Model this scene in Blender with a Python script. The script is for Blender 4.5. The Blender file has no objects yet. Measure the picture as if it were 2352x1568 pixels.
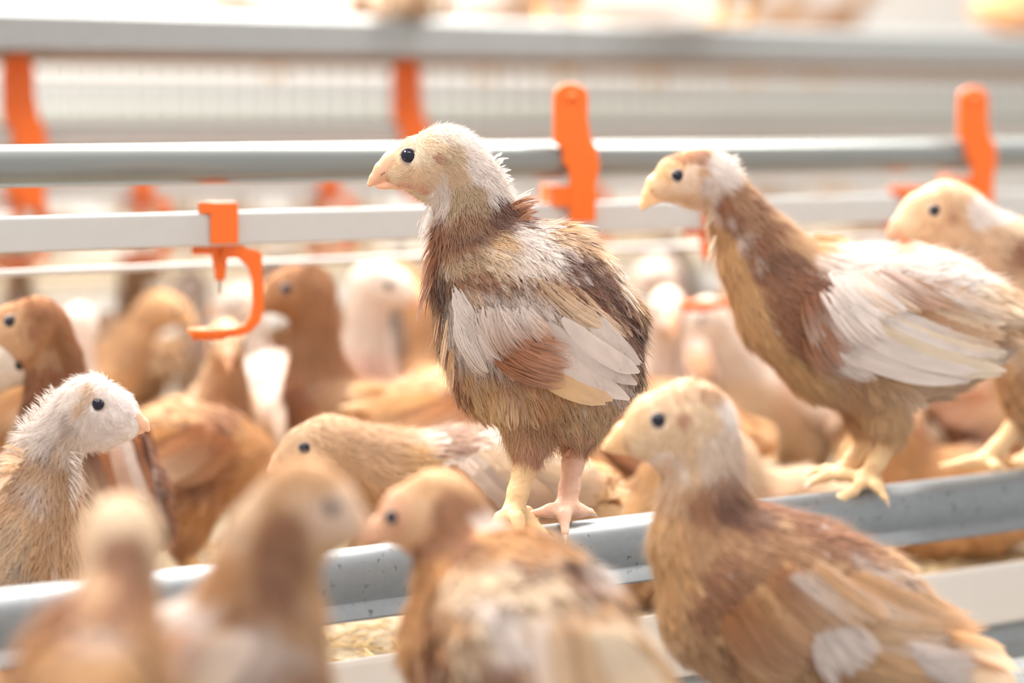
import bpy, math, random
import numpy as np
from mathutils import Vector, Matrix

# ------------------------------------------------------------------ camera, light, exposure
SC = bpy.context.scene
COL = SC.collection
W, H = 2352.0, 1568.0
LENS = 85.0
F = LENS / 36.0 * W
VPX, VPY = 9300.0, 262.0                     # where the rails of the aviary converge
PITCH = math.atan((H / 2 - VPY) / F)
HEAD = math.atan2(VPX - W / 2, math.hypot(F, H / 2 - VPY))   # rail direction (+X) against the camera heading
FW = np.array([math.cos(HEAD), math.sin(HEAD), 0.0])
RT = np.array([math.sin(HEAD), -math.cos(HEAD), 0.0])
YAW = HEAD - math.pi / 2
FOCUS = 1.53

def ray(u, v):
    x = (u - W / 2) / F
    y = (H / 2 - v) / F
    fc = math.cos(PITCH) + y * math.sin(PITCH)
    uc = -math.sin(PITCH) + y * math.cos(PITCH)
    return x / fc, uc / fc

_x, _z = ray(1290, 1197)
CAM = -(FW * FOCUS + RT * _x * FOCUS + np.array([0, 0, _z * FOCUS]))

def at(u, v, D):
    """world point seen at pixel u, v at forward distance D (metres)"""
    x, z = ray(u, v)
    return CAM + FW * D + RT * x * D + np.array([0, 0, z * D])

def d_on(u, Y, v=784):
    """forward distance where column u meets the vertical plane y = Y"""
    x, z = ray(u, v)
    return (Y - CAM[1]) / (FW[1] + x * RT[1])

cam_data = bpy.data.cameras.new('camera')
cam = bpy.data.objects.new('camera', cam_data)
COL.objects.link(cam)
cam_data.lens = LENS
cam_data.sensor_width = 36
cam_data.clip_start = 0.05
cam.location = CAM
cam.rotation_euler = (math.pi / 2 - PITCH, 0, YAW)
cam_data.dof.use_dof = True
cam_data.dof.focus_distance = FOCUS - 0.01
cam_data.dof.aperture_fstop = 2.4
SC.camera = cam

SC.view_settings.view_transform = 'Standard'
SC.view_settings.look = 'None'
SC.view_settings.gamma = 1
SC.view_settings.use_curve_mapping = False
SC.view_settings.exposure = 0.55

world = bpy.data.worlds.new('world')
SC.world = world
world.use_nodes = True
bg = world.node_tree.nodes['Background']
bg.inputs['Color'].default_value = (1.0, 0.97, 0.94, 1)
bg.inputs['Strength'].default_value = 0.62

def area(name, loc, target, size, sizey, power, color):
    l = bpy.data.lights.new(name, 'AREA')
    l.shape = 'RECTANGLE'
    l.size = size
    l.size_y = sizey
    l.energy = power
    l.color = color
    o = bpy.data.objects.new(name, l)
    COL.objects.link(o)
    o.location = loc
    d = Vector(target) - Vector(loc)
    o.rotation_euler = d.to_track_quat('-Z', 'Y').to_euler()
    return o

# barn lamps: rows of tube lights above the tiers, then an unseen front fill
area('overhead_light', (0.8, 0.62, 1.7), (0.45, 0.22, 0.0), 2.6, 0.5, 104, (1.0, 0.95, 0.88))
area('overhead_light', (-1.0, 1.6, 2.0), (0.4, 0.9, 0.2), 2.4, 0.6, 85, (1.0, 0.93, 0.84))
area('overhead_light', (2.6, 4.6, 2.6), (2.6, 3.2, 0.0), 3.5, 0.8, 210, (1.0, 0.97, 0.93))
area('overhead_light', (-0.6, -0.9, 2.0), (0.1, 0.0, 0.0), 1.6, 0.4, 20, (1.0, 0.96, 0.92))  # added fill on the camera side, lifts the near birds out of shade

random.seed(11)
RNG = np.random.default_rng(11)

# ------------------------------------------------------------------ materials
def new_mat(name):
    m = bpy.data.materials.new(name)
    m.use_nodes = True
    nt = m.node_tree
    b = nt.nodes['Principled BSDF']
    return m, nt, b

def simple(name, col, rough=0.5, metal=0.0, var=0.0, scale=60, bump=0.0, spec=0.5, sub=0.0, coat=0.0):
    m, nt, b = new_mat(name)
    N, L = nt.nodes, nt.links
    b.inputs['Base Color'].default_value = (*col, 1)
    b.inputs['Roughness'].default_value = rough
    b.inputs['Metallic'].default_value = metal
    b.inputs['Specular IOR Level'].default_value = spec
    b.inputs['Coat Weight'].default_value = coat
    if sub:
        b.inputs['Subsurface Weight'].default_value = sub
        b.inputs['Subsurface Radius'].default_value = (0.006, 0.003, 0.002)
        b.inputs['Subsurface Scale'].default_value = 1.0
    tc = N.new('ShaderNodeTexCoord')
    no = N.new('ShaderNodeTexNoise')
    no.inputs['Scale'].default_value = scale
    no.inputs['Detail'].default_value = 5
    L.new(tc.outputs['Object'], no.inputs['Vector'])
    if var:
        mx = N.new('ShaderNodeMix')
        mx.data_type = 'RGBA'
        mx.inputs['A'].default_value = (*[c * (1 - var) for c in col], 1)
        mx.inputs['B'].default_value = (*[min(1, c * (1 + var)) for c in col], 1)
        L.new(no.outputs['Fac'], mx.inputs['Factor'])
        L.new(mx.outputs['Result'], b.inputs['Base Color'])
    if bump:
        bp = N.new('ShaderNodeBump')
        bp.inputs['Strength'].default_value = bump
        bp.inputs['Distance'].default_value = 0.002
        L.new(no.outputs['Fac'], bp.inputs['Height'])
        L.new(bp.outputs['Normal'], b.inputs['Normal'])
    return m

def feather_mat(name, transl=0.3, tint=False):
    """colour comes from the plumage pattern stored on the mesh"""
    m, nt, b = new_mat(name)
    N, L = nt.nodes, nt.links
    at_ = N.new('ShaderNodeAttribute')
    at_.attribute_name = 'plumage'
    src = at_.outputs['Color']
    if tint:
        oi = N.new('ShaderNodeObjectInfo')
        hs = N.new('ShaderNodeHueSaturation')
        L.new(src, hs.inputs['Color'])
        L.new(oi.outputs['Color'], hs.inputs['Saturation']) if False else None
        mp = N.new('ShaderNodeMapRange')
        mp.inputs['To Min'].default_value = 0.85
        mp.inputs['To Max'].default_value = 1.15
        L.new(oi.outputs['Random'], mp.inputs['Value'])
        L.new(mp.outputs['Result'], hs.inputs['Value'])
        src = hs.outputs['Color']
    L.new(src, b.inputs['Base Color'])
    b.inputs['Roughness'].default_value = 0.7
    b.inputs['Specular IOR Level'].default_value = 0.25
    tr = N.new('ShaderNodeBsdfTranslucent')
    L.new(src, tr.inputs['Color'])
    mx = N.new('ShaderNodeMixShader')
    mx.inputs['Fac'].default_value = transl
    L.new(b.outputs['BSDF'], mx.inputs[1])
    L.new(tr.outputs['BSDF'], mx.inputs[2])
    L.new(mx.outputs['Shader'], N['Material Output'].inputs['Surface'])
    return m

def galvanised(name, base=(0.28, 0.30, 0.315), rough=0.46, metal=0.55, dirt=0.35):
    m, nt, b = new_mat(name)
    N, L = nt.nodes, nt.links
    tc = N.new('ShaderNodeTexCoord')
    vo = N.new('ShaderNodeTexVoronoi')
    vo.inputs['Scale'].default_value = 210
    no = N.new('ShaderNodeTexNoise')
    no.inputs['Scale'].default_value = 26
    no.inputs['Detail'].default_value = 8
    no.inputs['Roughness'].default_value = 0.65
    L.new(tc.outputs['Object'], vo.inputs['Vector'])
    L.new(tc.outputs['Object'], no.inputs['Vector'])
    mx = N.new('ShaderNodeMix')
    mx.data_type = 'RGBA'
    mx.inputs['A'].default_value = (*[c * 0.97 for c in base], 1)
    mx.inputs['B'].default_value = (*[min(1, c * 1.04) for c in base], 1)
    sp = N.new('ShaderNodeSeparateColor')
    L.new(vo.outputs['Color'], sp.inputs['Color'])
    L.new(sp.outputs['Red'], mx.inputs['Factor'])
    cr = N.new('ShaderNodeValToRGB')
    cr.color_ramp.elements[0].position = 0.28
    cr.color_ramp.elements[0].color = (1, 1, 1, 1)
    cr.color_ramp.elements[1].position = 0.40
    cr.color_ramp.elements[1].color = (0, 0, 0, 1)
    L.new(no.outputs['Fac'], cr.inputs['Fac'])
    ml = N.new('ShaderNodeMath')
    ml.operation = 'MULTIPLY'
    ml.inputs[1].default_value = dirt
    L.new(cr.outputs['Color'], ml.inputs[0])
    mx2 = N.new('ShaderNodeMix')
    mx2.data_type = 'RGBA'
    L.new(ml.outputs['Value'], mx2.inputs['Factor'])
    L.new(mx.outputs['Result'], mx2.inputs['A'])
    mx2.inputs['B'].default_value = (0.16, 0.14, 0.12, 1)
    n3 = N.new('ShaderNodeTexNoise')
    n3.inputs['Scale'].default_value = 230
    n3.inputs['Detail'].default_value = 3
    L.new(tc.outputs['Object'], n3.inputs['Vector'])
    c3 = N.new('ShaderNodeValToRGB')
    c3.color_ramp.elements[0].position = 0.27
    c3.color_ramp.elements[0].color = (.3, .3, .3, 1)
    c3.color_ramp.elements[1].position = 0.36
    c3.color_ramp.elements[1].color = (1, 1, 1, 1)
    L.new(n3.outputs['Fac'], c3.inputs['Fac'])
    m3 = N.new('ShaderNodeMix')
    m3.data_type = 'RGBA'
    m3.blend_type = 'MULTIPLY'
    m3.inputs['Factor'].default_value = 1.0
    L.new(mx2.outputs['Result'], m3.inputs['A'])
    L.new(c3.outputs['Color'], m3.inputs['B'])
    L.new(m3.outputs['Result'], b.inputs['Base Color'])
    b.inputs['Metallic'].default_value = metal
    b.inputs['Roughness'].default_value = rough
    bp = N.new('ShaderNodeBump')
    bp.inputs['Strength'].default_value = 0.15
    bp.inputs['Distance'].default_value = 0.001
    L.new(no.outputs['Fac'], bp.inputs['Height'])
    L.new(bp.outputs['Normal'], b.inputs['Normal'])
    return m

M_FEATHER = feather_mat('feather', 0.30)
M_DOWN = feather_mat('down', 0.38)
M_SKIN = feather_mat('plumed_skin', 0.0)
M_EYE = simple('eye_iris', (0.006, 0.007, 0.02), 0.10, spec=0.45)
M_LID = simple('eyelid', (0.46, 0.36, 0.32), 0.6)
M_BEAK = simple('beak_horn', (0.78, 0.46, 0.30), 0.42, var=0.12, scale=90, sub=0.25)
M_BEAKY = simple('beak_horn_yellow', (0.83, 0.55, 0.30), 0.42, var=0.12, scale=90, sub=0.25)
M_NOSTRIL = simple('nostril', (0.35, 0.16, 0.11), 0.6)
M_LEG = simple('leg_scales', (0.80, 0.55, 0.30), 0.45, var=0.12, scale=260, bump=0.5, sub=0.2)
M_LEGP = simple('leg_scales_pink', (0.82, 0.52, 0.38), 0.45, var=0.12, scale=260, bump=0.5, sub=0.2)
M_CLAW = simple('claw_horn', (0.74, 0.52, 0.42), 0.35)
M_GALV = galvanised('galvanised_steel')
M_GALV_DULL = galvanised('dull_galvanised_steel', (0.29, 0.305, 0.31), 0.5, 0.55, 0.5)
M_PIPE = simple('grey_pipe', (0.22, 0.235, 0.23), 0.26, 0.35, var=0.08, scale=20)
M_WHITE = simple('white_plastic', (0.50, 0.50, 0.495), 0.38, var=0.04)
M_CREAM = simple('cream_plastic', (0.80, 0.73, 0.66), 0.45, var=0.05, scale=30)
M_ORANGE = simple('orange_plastic', (0.80, 0.15, 0.012), 0.35, var=0.05, sub=0.05)
M_PIN = simple('steel_pin', (0.35, 0.35, 0.34), 0.3, 0.9)
M_WIRE = simple('wire_steel', (0.55, 0.56, 0.56), 0.4, 0.7)

# ------------------------------------------------------------------ mesh helpers
def link(name, me, parent=None, loc=None, rotz=None):
    o = bpy.data.objects.new(name, me)
    COL.objects.link(o)
    if parent is not None:
        o.parent = parent
    if loc is not None:
        o.location = loc
    if rotz is not None:
        o.rotation_euler = (0, 0, rotz)
    return o

def mesh_np(name, V, polys_flat, sizes, mat, col=None, smooth=True, nor=None):
    """V (n,3); polys_flat vertex indices; sizes per polygon"""
    me = bpy.data.meshes.new(name)
    V = np.ascontiguousarray(V, dtype=np.float32)
    me.vertices.add(len(V))
    me.vertices.foreach_set('co', V.ravel())
    me.loops.add(len(polys_flat))
    me.loops.foreach_set('vertex_index', np.ascontiguousarray(polys_flat, dtype=np.int32))
    me.polygons.add(len(sizes))
    starts = np.concatenate([[0], np.cumsum(sizes)[:-1]]).astype(np.int32)
    me.polygons.foreach_set('loop_start', starts)
    me.polygons.foreach_set('use_smooth', np.full(len(sizes), smooth))
    me.update(calc_edges=True)
    if col is not None:
        a = me.color_attributes.new('plumage', 'FLOAT_COLOR', 'POINT')
        c = np.ones((len(V), 4), dtype=np.float32)
        c[:, :3] = np.clip(col, 0, 1)
        a.data.foreach_set('color', c.ravel())
    me.materials.append(mat)
    if nor is not None:
        me.normals_split_custom_set_from_vertices(np.ascontiguousarray(nor, dtype=np.float32))
    return me

def quads(name, V, Q, mat, col=None, smooth=True, nor=None):
    Q = np.array(Q)
    if nor is not None:                    # wind every face towards its shading normal
        A, B, C = V[Q[:, 0]], V[Q[:, 1]], V[Q[:, 2]]
        fn = np.cross(B - A, C - A) + np.cross(C - A, V[Q[:, 3]] - A)
        flip = np.sum(fn * nor[Q[:, 0]], 1) < 0
        Q[flip] = Q[flip][:, ::-1]
    return mesh_np(name, V, Q.ravel(), np.full(len(Q), Q.shape[1]), mat, col, smooth, nor)

class MB:
    """collects simple solids into one mesh"""
    def __init__(self):
        self.v = []
        self.f = []
    def box(self, lo, hi):
        n = len(self.v)
        x0, y0, z0 = lo
        x1, y1, z1 = hi
        self.v += [(x0, y0, z0), (x1, y0, z0), (x1, y1, z0), (x0, y1, z0), (x0, y0, z1), (x1, y0, z1), (x1, y1, z1), (x0, y1, z1)]
        self.f += [[n + i for i in q] for q in ((0, 3, 2, 1), (4, 5, 6, 7), (0, 1, 5, 4), (1, 2, 6, 5), (2, 3, 7, 6), (3, 0, 4, 7))]
        return self
    def prism(self, prof, a, b, axis=0):
        """closed profile of (p, q) extruded along an axis from a to b; axis 0: profile in y, z; axis 1: profile in x, z"""
        n = len(self.v)
        k = len(prof)
        for s in (a, b):
            for p, q in prof:
                self.v.append((s, p, q) if axis == 0 else (p, s, q))
        for i in range(k):
            j = (i + 1) % k
            self.f.append([n + i, n + j, n + k + j, n + k + i])
        self.f.append([n + i for i in range(k)][::-1])
        self.f.append([n + k + i for i in range(k)])
        return self
    def tube(self, pts, r, seg=8, rb=None):
        n0 = len(self.v)
        pts = [Vector(p) for p in pts]
        m = len(pts)
        rs = [r] * m if rb is None else [r + (rb - r) * i / (m - 1) for i in range(m)]
        ref = None
        for i, p in enumerate(pts):
            t = (pts[min(i + 1, m - 1)] - pts[max(i - 1, 0)]).normalized()
            if ref is None:
                ref = t.orthogonal().normalized()
            ref = (ref - t * ref.dot(t)).normalized()
            c = t.cross(ref)
            for s in range(seg):
                a = 2 * math.pi * s / seg
                self.v.append(tuple(p + (ref * math.cos(a) + c * math.sin(a)) * rs[i]))
        for i in range(m - 1):
            for s in range(seg):
                t = (s + 1) % seg
                self.f.append([n0 + i * seg + s, n0 + i * seg + t, n0 + (i + 1) * seg + t, n0 + (i + 1) * seg + s])
        self.f.append([n0 + s for s in range(seg)][::-1])
        self.f.append([n0 + (m - 1) * seg + s for s in range(seg)])
        return self
    def build(self, name, mat, parent=None, smooth=False, bevel=0.0, loc=None):
        me = bpy.data.meshes.new(name)
        me.from_pydata(self.v, [], self.f)
        me.polygons.foreach_set('use_smooth', [smooth] * len(self.f))
        me.materials.append(mat)
        me.update()
        o = link(name, me, parent, loc)
        if bevel:
            b = o.modifiers.new('bevel', 'BEVEL')
            b.width = bevel
            b.segments = 3
            b.limit_method = 'ANGLE'
        return o

def tag(o, label=None, cat=None, group=None, kind=None):
    if label:
        o['label'] = label
    if cat:
        o['category'] = cat
    if group:
        o['group'] = group
    if kind:
        o['kind'] = kind
    return o

def empty(name, loc, rotz=0):
    o = bpy.data.objects.new(name, None)
    o.empty_display_size = 0.02
    COL.objects.link(o)
    o.location = loc
    o.rotation_euler = (0, 0, rotz)
    return o

def copy_tree(o, parent=None):
    c = o.copy()
    COL.objects.link(c)
    if parent is not None:
        c.parent = parent
    for ch in list(o.children):
        copy_tree(ch, c)
    return c

# ------------------------------------------------------------------ implicit bodies
def rc_dist(P, a, b, ra, rb, lat=None, s=1.0):
    """distance to a tapered capsule, flattened by s along lat; returns distance and position along it"""
    pa = P - a
    ba = b - a
    if lat is not None and s != 1.0:
        pl = pa @ lat
        pa = pa + (pl * (1.0 / s - 1.0))[..., None] * lat
    l2 = max(float(ba @ ba), 1e-12)
    t = np.clip(pa @ ba / l2, 0, 1)
    d = np.linalg.norm(pa - t[..., None] * ba, axis=-1) - (ra + (rb - ra) * t)
    return d, t

class Field:
    def __init__(self, k):
        self.p = []
        self.k = k
    def add(self, a, b, ra, rb, sa=0., sb=0., lat=None, s=1.0, flow=None):
        a = np.array(a, float)
        b = np.array(b, float)
        f = b - a if flow is None else np.array(flow, float)
        self.p.append((a, b, ra, rb, sa, sb, lat, s, f / max(np.linalg.norm(f), 1e-9)))
    def dist(self, P):
        acc = None
        for q in self.p:
            d, _ = rc_dist(P, *q[:4], q[6], q[7])
            e = np.exp(-np.clip(d / self.k, -60, 60))
            acc = e if acc is None else acc + e
        return -self.k * np.log(acc)
    def info(self, P):
        """station and flow direction at points"""
        ws, st, fl = 0, 0, 0
        for q in self.p:
            d, t = rc_dist(P, *q[:4], q[6], q[7])
            w = np.exp(-np.clip(d / (self.k * 0.9), -60, 60))
            ws = ws + w
            st = st + w * (q[4] + (q[5] - q[4]) * t)
            fl = fl + w[..., None] * q[8]
        fl = fl / np.maximum(np.linalg.norm(fl, axis=-1, keepdims=True), 1e-9)
        return st / ws, fl
    def grad(self, P, e=0.0008):
        g = np.stack([self.dist(P + np.eye(3)[i] * e) - self.dist(P - np.eye(3)[i] * e) for i in range(3)], -1)
        return g / np.maximum(np.linalg.norm(g, axis=-1, keepdims=True), 1e-9)
    def bounds(self):
        lo = np.min([np.minimum(q[0] - q[2], q[1] - q[3]) for q in self.p], 0)
        hi = np.max([np.maximum(q[0] + q[2], q[1] + q[3]) for q in self.p], 0)
        return lo - self.k * 2.5, hi + self.k * 2.5
    def surface(self, h):
        lo, hi = self.bounds()
        n = np.ceil((hi - lo) / h).astype(int) + 2
        ax = [lo[i] + h * np.arange(n[i]) for i in range(3)]
        G = np.stack(np.meshgrid(*ax, indexing='ij'), -1)
        D = self.dist(G)
        I = D < 0
        cell = np.zeros(n - 1, bool)
        s = sum(I[i:n[0] - 1 + i, j:n[1] - 1 + j, k:n[2] - 1 + k].astype(int) for i in (0, 1) for j in (0, 1) for k in (0, 1))
        cell = (s > 0) & (s < 8)
        idx = -np.ones(n - 1, int)
        idx[cell] = np.arange(cell.sum())
        c = np.argwhere(cell)
        P = lo + (c + 0.5) * h
        for _ in range(4):                     # pull the cell centres onto the surface
            d = self.dist(P)
            g = self.grad(P)
            P = P - np.clip(d, -h, h)[:, None] * g * 0.9
        Q = []
        for a in range(3):
            b, e = (a + 1) % 3, (a + 2) % 3
            sl0 = [slice(None)] * 3
            sl1 = [slice(None)] * 3
            sl0[a] = slice(0, n[a] - 1)
            sl1[a] = slice(1, n[a])
            X = I[tuple(sl0)] != I[tuple(sl1)]
            w = np.argwhere(X)
            w = w[(w[:, b] > 0) & (w[:, e] > 0) & (w[:, b] < n[b] - 1) & (w[:, e] < n[e] - 1)]
            if not len(w):
                continue
            ub, ue = np.eye(3, dtype=int)[b], np.eye(3, dtype=int)[e]
            q = np.stack([idx[tuple((w - ub * i - ue * j).T)] for i, j in ((0, 0), (1, 0), (1, 1), (0, 1))], 1)
            flip = ~I[tuple(w.T)]
            q[flip] = q[flip][:, ::-1]
            Q.append(q)
        Q = np.concatenate(Q)
        Q = Q[(Q >= 0).all(1)]
        return P, Q

def sample_surface(P, Q, n, rng):
    A, B, C, Dd = (P[Q[:, i]] for i in range(4))
    a1 = np.linalg.norm(np.cross(B - A, C - A), axis=1)
    a2 = np.linalg.norm(np.cross(C - A, Dd - A), axis=1)
    ar = np.concatenate([a1, a2])
    T = np.concatenate([np.stack([A, B, C], 1), np.stack([A, C, Dd], 1)])
    k = rng.choice(len(ar), n, p=ar / ar.sum())
    r1, r2 = np.sqrt(rng.random(n)), rng.random(n)
    t = T[k]
    return t[:, 0] * (1 - r1)[:, None] + t[:, 1] * (r1 * (1 - r2))[:, None] + t[:, 2] * (r1 * r2)[:, None], ar.sum() / 2

def vnoise(P, scale, seed=0):
    """cheap smooth noise in -1..1"""
    r = np.random.default_rng(seed)
    out = 0
    for i in range(5):
        k = r.normal(size=3) * scale
        out = out + np.sin(P @ k + r.random() * 6.28)
    return out / 2.6

def nrm(v):
    return v / np.maximum(np.linalg.norm(v, axis=-1, keepdims=True), 1e-9)

def feathers_np(R, Nn, width, col, tipcol, mode, rng, fine=0.00023):
    """R (n,M,3) rachis points, Nn (n,M,3) outward normals, width (n,), col (n,3) -> V, faces, C.
    mode 'barb' splits each vane into barbs, 'blade' is one cupped vane, 'strand' is a tapering down filament."""
    n, M, _ = R.shape
    T = nrm(np.gradient(R, axis=1))
    S = nrm(np.cross(T, Nn))
    ts = np.linspace(0, 1, M)
    if mode == 'strand':
        w = width[:, None] * np.linspace(1, 0.25, M)[None]
        Lft = R - S * w[..., None] * 0.5
        Rgt = R + S * w[..., None] * 0.5
        V = np.stack([Lft, Rgt], 2).reshape(n, M * 2, 3)
        f = np.array([[2 * i, 2 * i + 1, 2 * i + 3, 2 * i + 2] for i in range(M - 1)])
        C = col[:, None] + (tipcol - col)[:, None] * ts[None, :, None]
        C = np.repeat(C, 2, axis=1)
    elif mode == 'blade':
        prof = np.interp(ts, [0, .18, .55, .8, .93, 1.0], [.25, .8, 1, .85, .55, .12])
        w = width[:, None] * prof[None]
        k = 5 if M > 6 else 3
        cs = np.linspace(-1, 1, k)
        V = np.stack([R + S * w[..., None] * 0.5 * c - Nn * w[..., None] * 0.16 * c * c + T * (w * rng.normal(0, .05, (n, 1)))[..., None] * c for c in cs], 2).reshape(n, M * k, 3)
        f = []
        for i in range(M - 1):
            for j in range(k - 1):
                a = k * i + j
                f.append([a, a + 1, a + 1 + k, a + k])
        f = np.array(f)
        C = col[:, None] + (tipcol - col)[:, None] * (ts[None, :, None] ** 1.5)
        C = np.repeat(C, k, axis=1) * (1 + rng.normal(0, 0.035, (n, M * k, 1)))
        edge = np.tile(np.abs(cs), M)[None, :, None]
        C = C * (1 + 0.10 * edge)
    elif mode == 'plume':
        K, Mp = int(np.clip(np.mean(width) / fine, 8, 84)), 4
        ii = np.arange(n)[:, None, None]
        t0 = np.sort(rng.random((n, K)) * 0.62, 1)
        l = 0.36 + 0.08 * rng.random((n, K))
        off = rng.uniform(-1, 1, (n, K))
        tt = np.clip(t0[..., None] + l[..., None] * np.linspace(0, 1, Mp), 0, 1)
        x = tt * (M - 1)
        i0 = np.clip(x.astype(int), 0, M - 2)
        fr = (x - i0)[..., None]
        g = lambda A: A[ii, i0] * (1 - fr) + A[ii, i0 + 1] * fr
        pf = np.interp(tt, [0, .15, .55, .85, 1], [.35, .9, 1, .8, .3])
        spread = off[..., None] * (0.72 + 0.28 * np.linspace(0, 1, Mp))
        w = (width[:, None, None] * pf * spread * 0.5)
        Nk = g(Nn)
        Sk = g(S)
        C0 = g(R) + Sk * w[..., None] - Nk * (np.abs(w) * 0.35 + width[:, None, None] * 0.02 * rng.normal(0, 1, (n, K, 1)))[..., None]
        sw = (width[:, None, None] * 2.6 / K) * np.array([1.0, 1.15, 0.9, 0.3]) * (1 + rng.normal(0, .15, (n, K, 1)))
        V = np.stack([C0 - Sk * sw[..., None] * .5, C0 + Sk * sw[..., None] * .5], 3).reshape(n, K * Mp * 2, 3)
        f = np.array([[kk * Mp * 2 + 2 * i, kk * Mp * 2 + 2 * i + 1, kk * Mp * 2 + 2 * i + 3, kk * Mp * 2 + 2 * i + 2] for kk in range(K) for i in range(Mp - 1)])
        C = (col[:, None, None] + (tipcol - col)[:, None, None] * (tt ** 1.5)[..., None]) * (1 + rng.normal(0, 0.055, (n, K, 1, 1)))
        C = np.repeat(C, 2, axis=2).reshape(n, K * Mp * 2, 3)
    else:
        K = 17
        tb = np.linspace(0.03, 0.86, K)
        Vs, Cs = [], []
        def samp(A, t):
            x = t * (M - 1)
            i = np.clip(x.astype(int), 0, M - 2)
            fr = (x - i)[..., None]
            ii = np.arange(n)[:, None]
            return A[ii, i] * (1 - fr) + A[ii, i + 1] * fr
        for sd in (-1, 1):
            t0 = np.broadcast_to(tb, (n, K))
            t1 = t0 + 0.065
            tt = np.clip(t0 + 0.26 + rng.normal(0, 0.03, (n, K)), 0, 1.0)
            tu = np.clip(tt + 0.045, 0, 1)
            pf = np.interp(tb, [0, .15, .5, .7, .86], [.6, .95, 1, .72, .25]) * 0.5
            w = width[:, None] * pf[None] * (1 + rng.normal(0, 0.13, (n, K)))
            S0, N0 = samp(S, tt), samp(Nn, tt)
            a = samp(R, t0)
            b = samp(R, np.clip(t1, 0, 1))
            dn = rng.normal(0.22, 0.10, (n, K))
            c = samp(R, tu) + sd * S0 * (w * 0.93)[..., None] - N0 * (w * dn)[..., None]
            d = samp(R, tt) + sd * S0 * w[..., None] - N0 * (w * dn)[..., None]
            Vs.append(np.stack([a, b, c, d], 2).reshape(n, K * 4, 3))
            sh = 1 + rng.normal(0, 0.045, (n, K, 1))
            c0 = (col[:, None] + (tipcol - col)[:, None] * (tb[None, :, None] ** 1.5)) * sh
            c1 = (col[:, None] + (tipcol - col)[:, None] * (tt[..., None] ** 1.2)) * sh
            Cs.append(np.stack([c0 * 0.97, c0 * 0.97, c1, c1], 2).reshape(n, K * 4, 3))
        V = np.concatenate(Vs, 1)
        C = np.concatenate(Cs, 1)
        f = np.array([[4 * i, 4 * i + 1, 4 * i + 2, 4 * i + 3] for i in range(2 * K)])
    nv = V.shape[1]
    Q = (f[None] + (np.arange(n) * nv)[:, None, None]).reshape(-1, 4)
    return V.reshape(-1, 3), Q, C.reshape(-1, 3)

def soft_normals(V, R, Nb, geo=0.25):
    """shading normals that lean on the body surface the plumage lies on"""
    n = len(Nb)
    per = len(V) // n
    Vr = V.reshape(n, per, 3)
    out = nrm(Nb)[:, None] + (Vr - R.mean(1)[:, None]) * 40 * geo
    return nrm(out).reshape(-1, 3)

def join_geo(parts):
    V, Q, C, o = [], [], [], 0
    for v, q, c in parts:
        V.append(v)
        Q.append(q + o)
        C.append(c)
        o += len(v)
    return np.concatenate(V), np.concatenate(Q), np.concatenate(C)

# plumage colours (linear)
def srgb(r, g, b):
    return np.array([((c / 255 + 0.055) / 1.055) ** 2.4 if c > 10 else c / 255 / 12.92 for c in (r, g, b)])

WHITE = srgb(238, 228, 222)
CREAM = srgb(234, 214, 188)
PALE = srgb(226, 196, 164)
TAN = srgb(212, 172, 130)
BUFF = srgb(222, 184, 134)
GOLD = srgb(216, 168, 114)
BROWN = srgb(166, 112, 78)
RUST = srgb(176, 118, 82)
DARK = srgb(96, 60, 48)
MAROON = srgb(126, 80, 66)
GREYW = srgb(226, 212, 204)
PINK = srgb(222, 170, 146)
EAR = srgb(190, 132, 104)

class Frame:
    """bird frame: x to the picture's right, y away from the camera, z up, measured in metres from the anchor"""
    def __init__(self, u, v, D):
        self.D = D
        self.o = at(u, v, D)
        self.m = D / F
    def p(self, u, v, q=0.0):
        w = at(u, v, self.D + q) - self.o
        return np.array([w @ RT, w @ FW, w[2]])
    def uv(self, P):
        """pixel coordinates of local points"""
        w = P[..., 0:1] * RT + P[..., 1:2] * FW + P[..., 2:3] * np.array([0, 0, 1.0]) + self.o - CAM
        x = w @ RT
        f = w @ FW
        z = w[..., 2]
        cx = x
        cz = f * math.cos(PITCH) - z * math.sin(PITCH)
        cy = z * math.cos(PITCH) + f * math.sin(PITCH)
        return np.stack([W / 2 + F * cx / cz, H / 2 - F * cy / cz], -1)

class Plain:
    """side-view sheet for birds placed freely: 1 unit = 1 / 3600 m, x along the bird, origin between the feet"""
    def __init__(self, k=3600.0):
        self.D = 0
        self.m = 1 / k
        self.o = np.zeros(3)
    def p(self, u, v, q=0.0):
        return np.array([u * self.m, q, -v * self.m])
    def uv(self, P):
        return np.stack([P[..., 0] / self.m, -P[..., 2] / self.m], -1)

def paint(P, fr, base, blobs, seed=0, jitter=1.0):
    uv = fr.uv(P)
    sc = 1.0 / 3600 / fr.m
    n1 = vnoise(P, 130, seed) * 9 * jitter * sc
    n2 = vnoise(P, 130, seed + 1) * 9 * jitter * sc
    n3 = vnoise(P, 420, seed + 2) * 5 * jitter * sc
    U = uv[..., 0] + n1 + n3
    Vv = uv[..., 1] + n2 - n3
    C = np.broadcast_to(base, P.shape).copy()
    for b in blobs:
        cu, cv, ru, rv, ang, col = b[:6]
        st = b[6] if len(b) > 6 else 1.0
        a = math.radians(ang)
        du, dv = U - cu, Vv - cv
        x = (du * math.cos(a) + dv * math.sin(a)) / ru
        y = (-du * math.sin(a) + dv * math.cos(a)) / rv
        r = np.sqrt(x * x + y * y)
        w = np.clip((1.12 - r) / 0.30, 0, 1)
        w = (w * w * (3 - 2 * w) * st)[..., None]
        C = C * (1 - w) + np.asarray(col) * w
    return C

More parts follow.
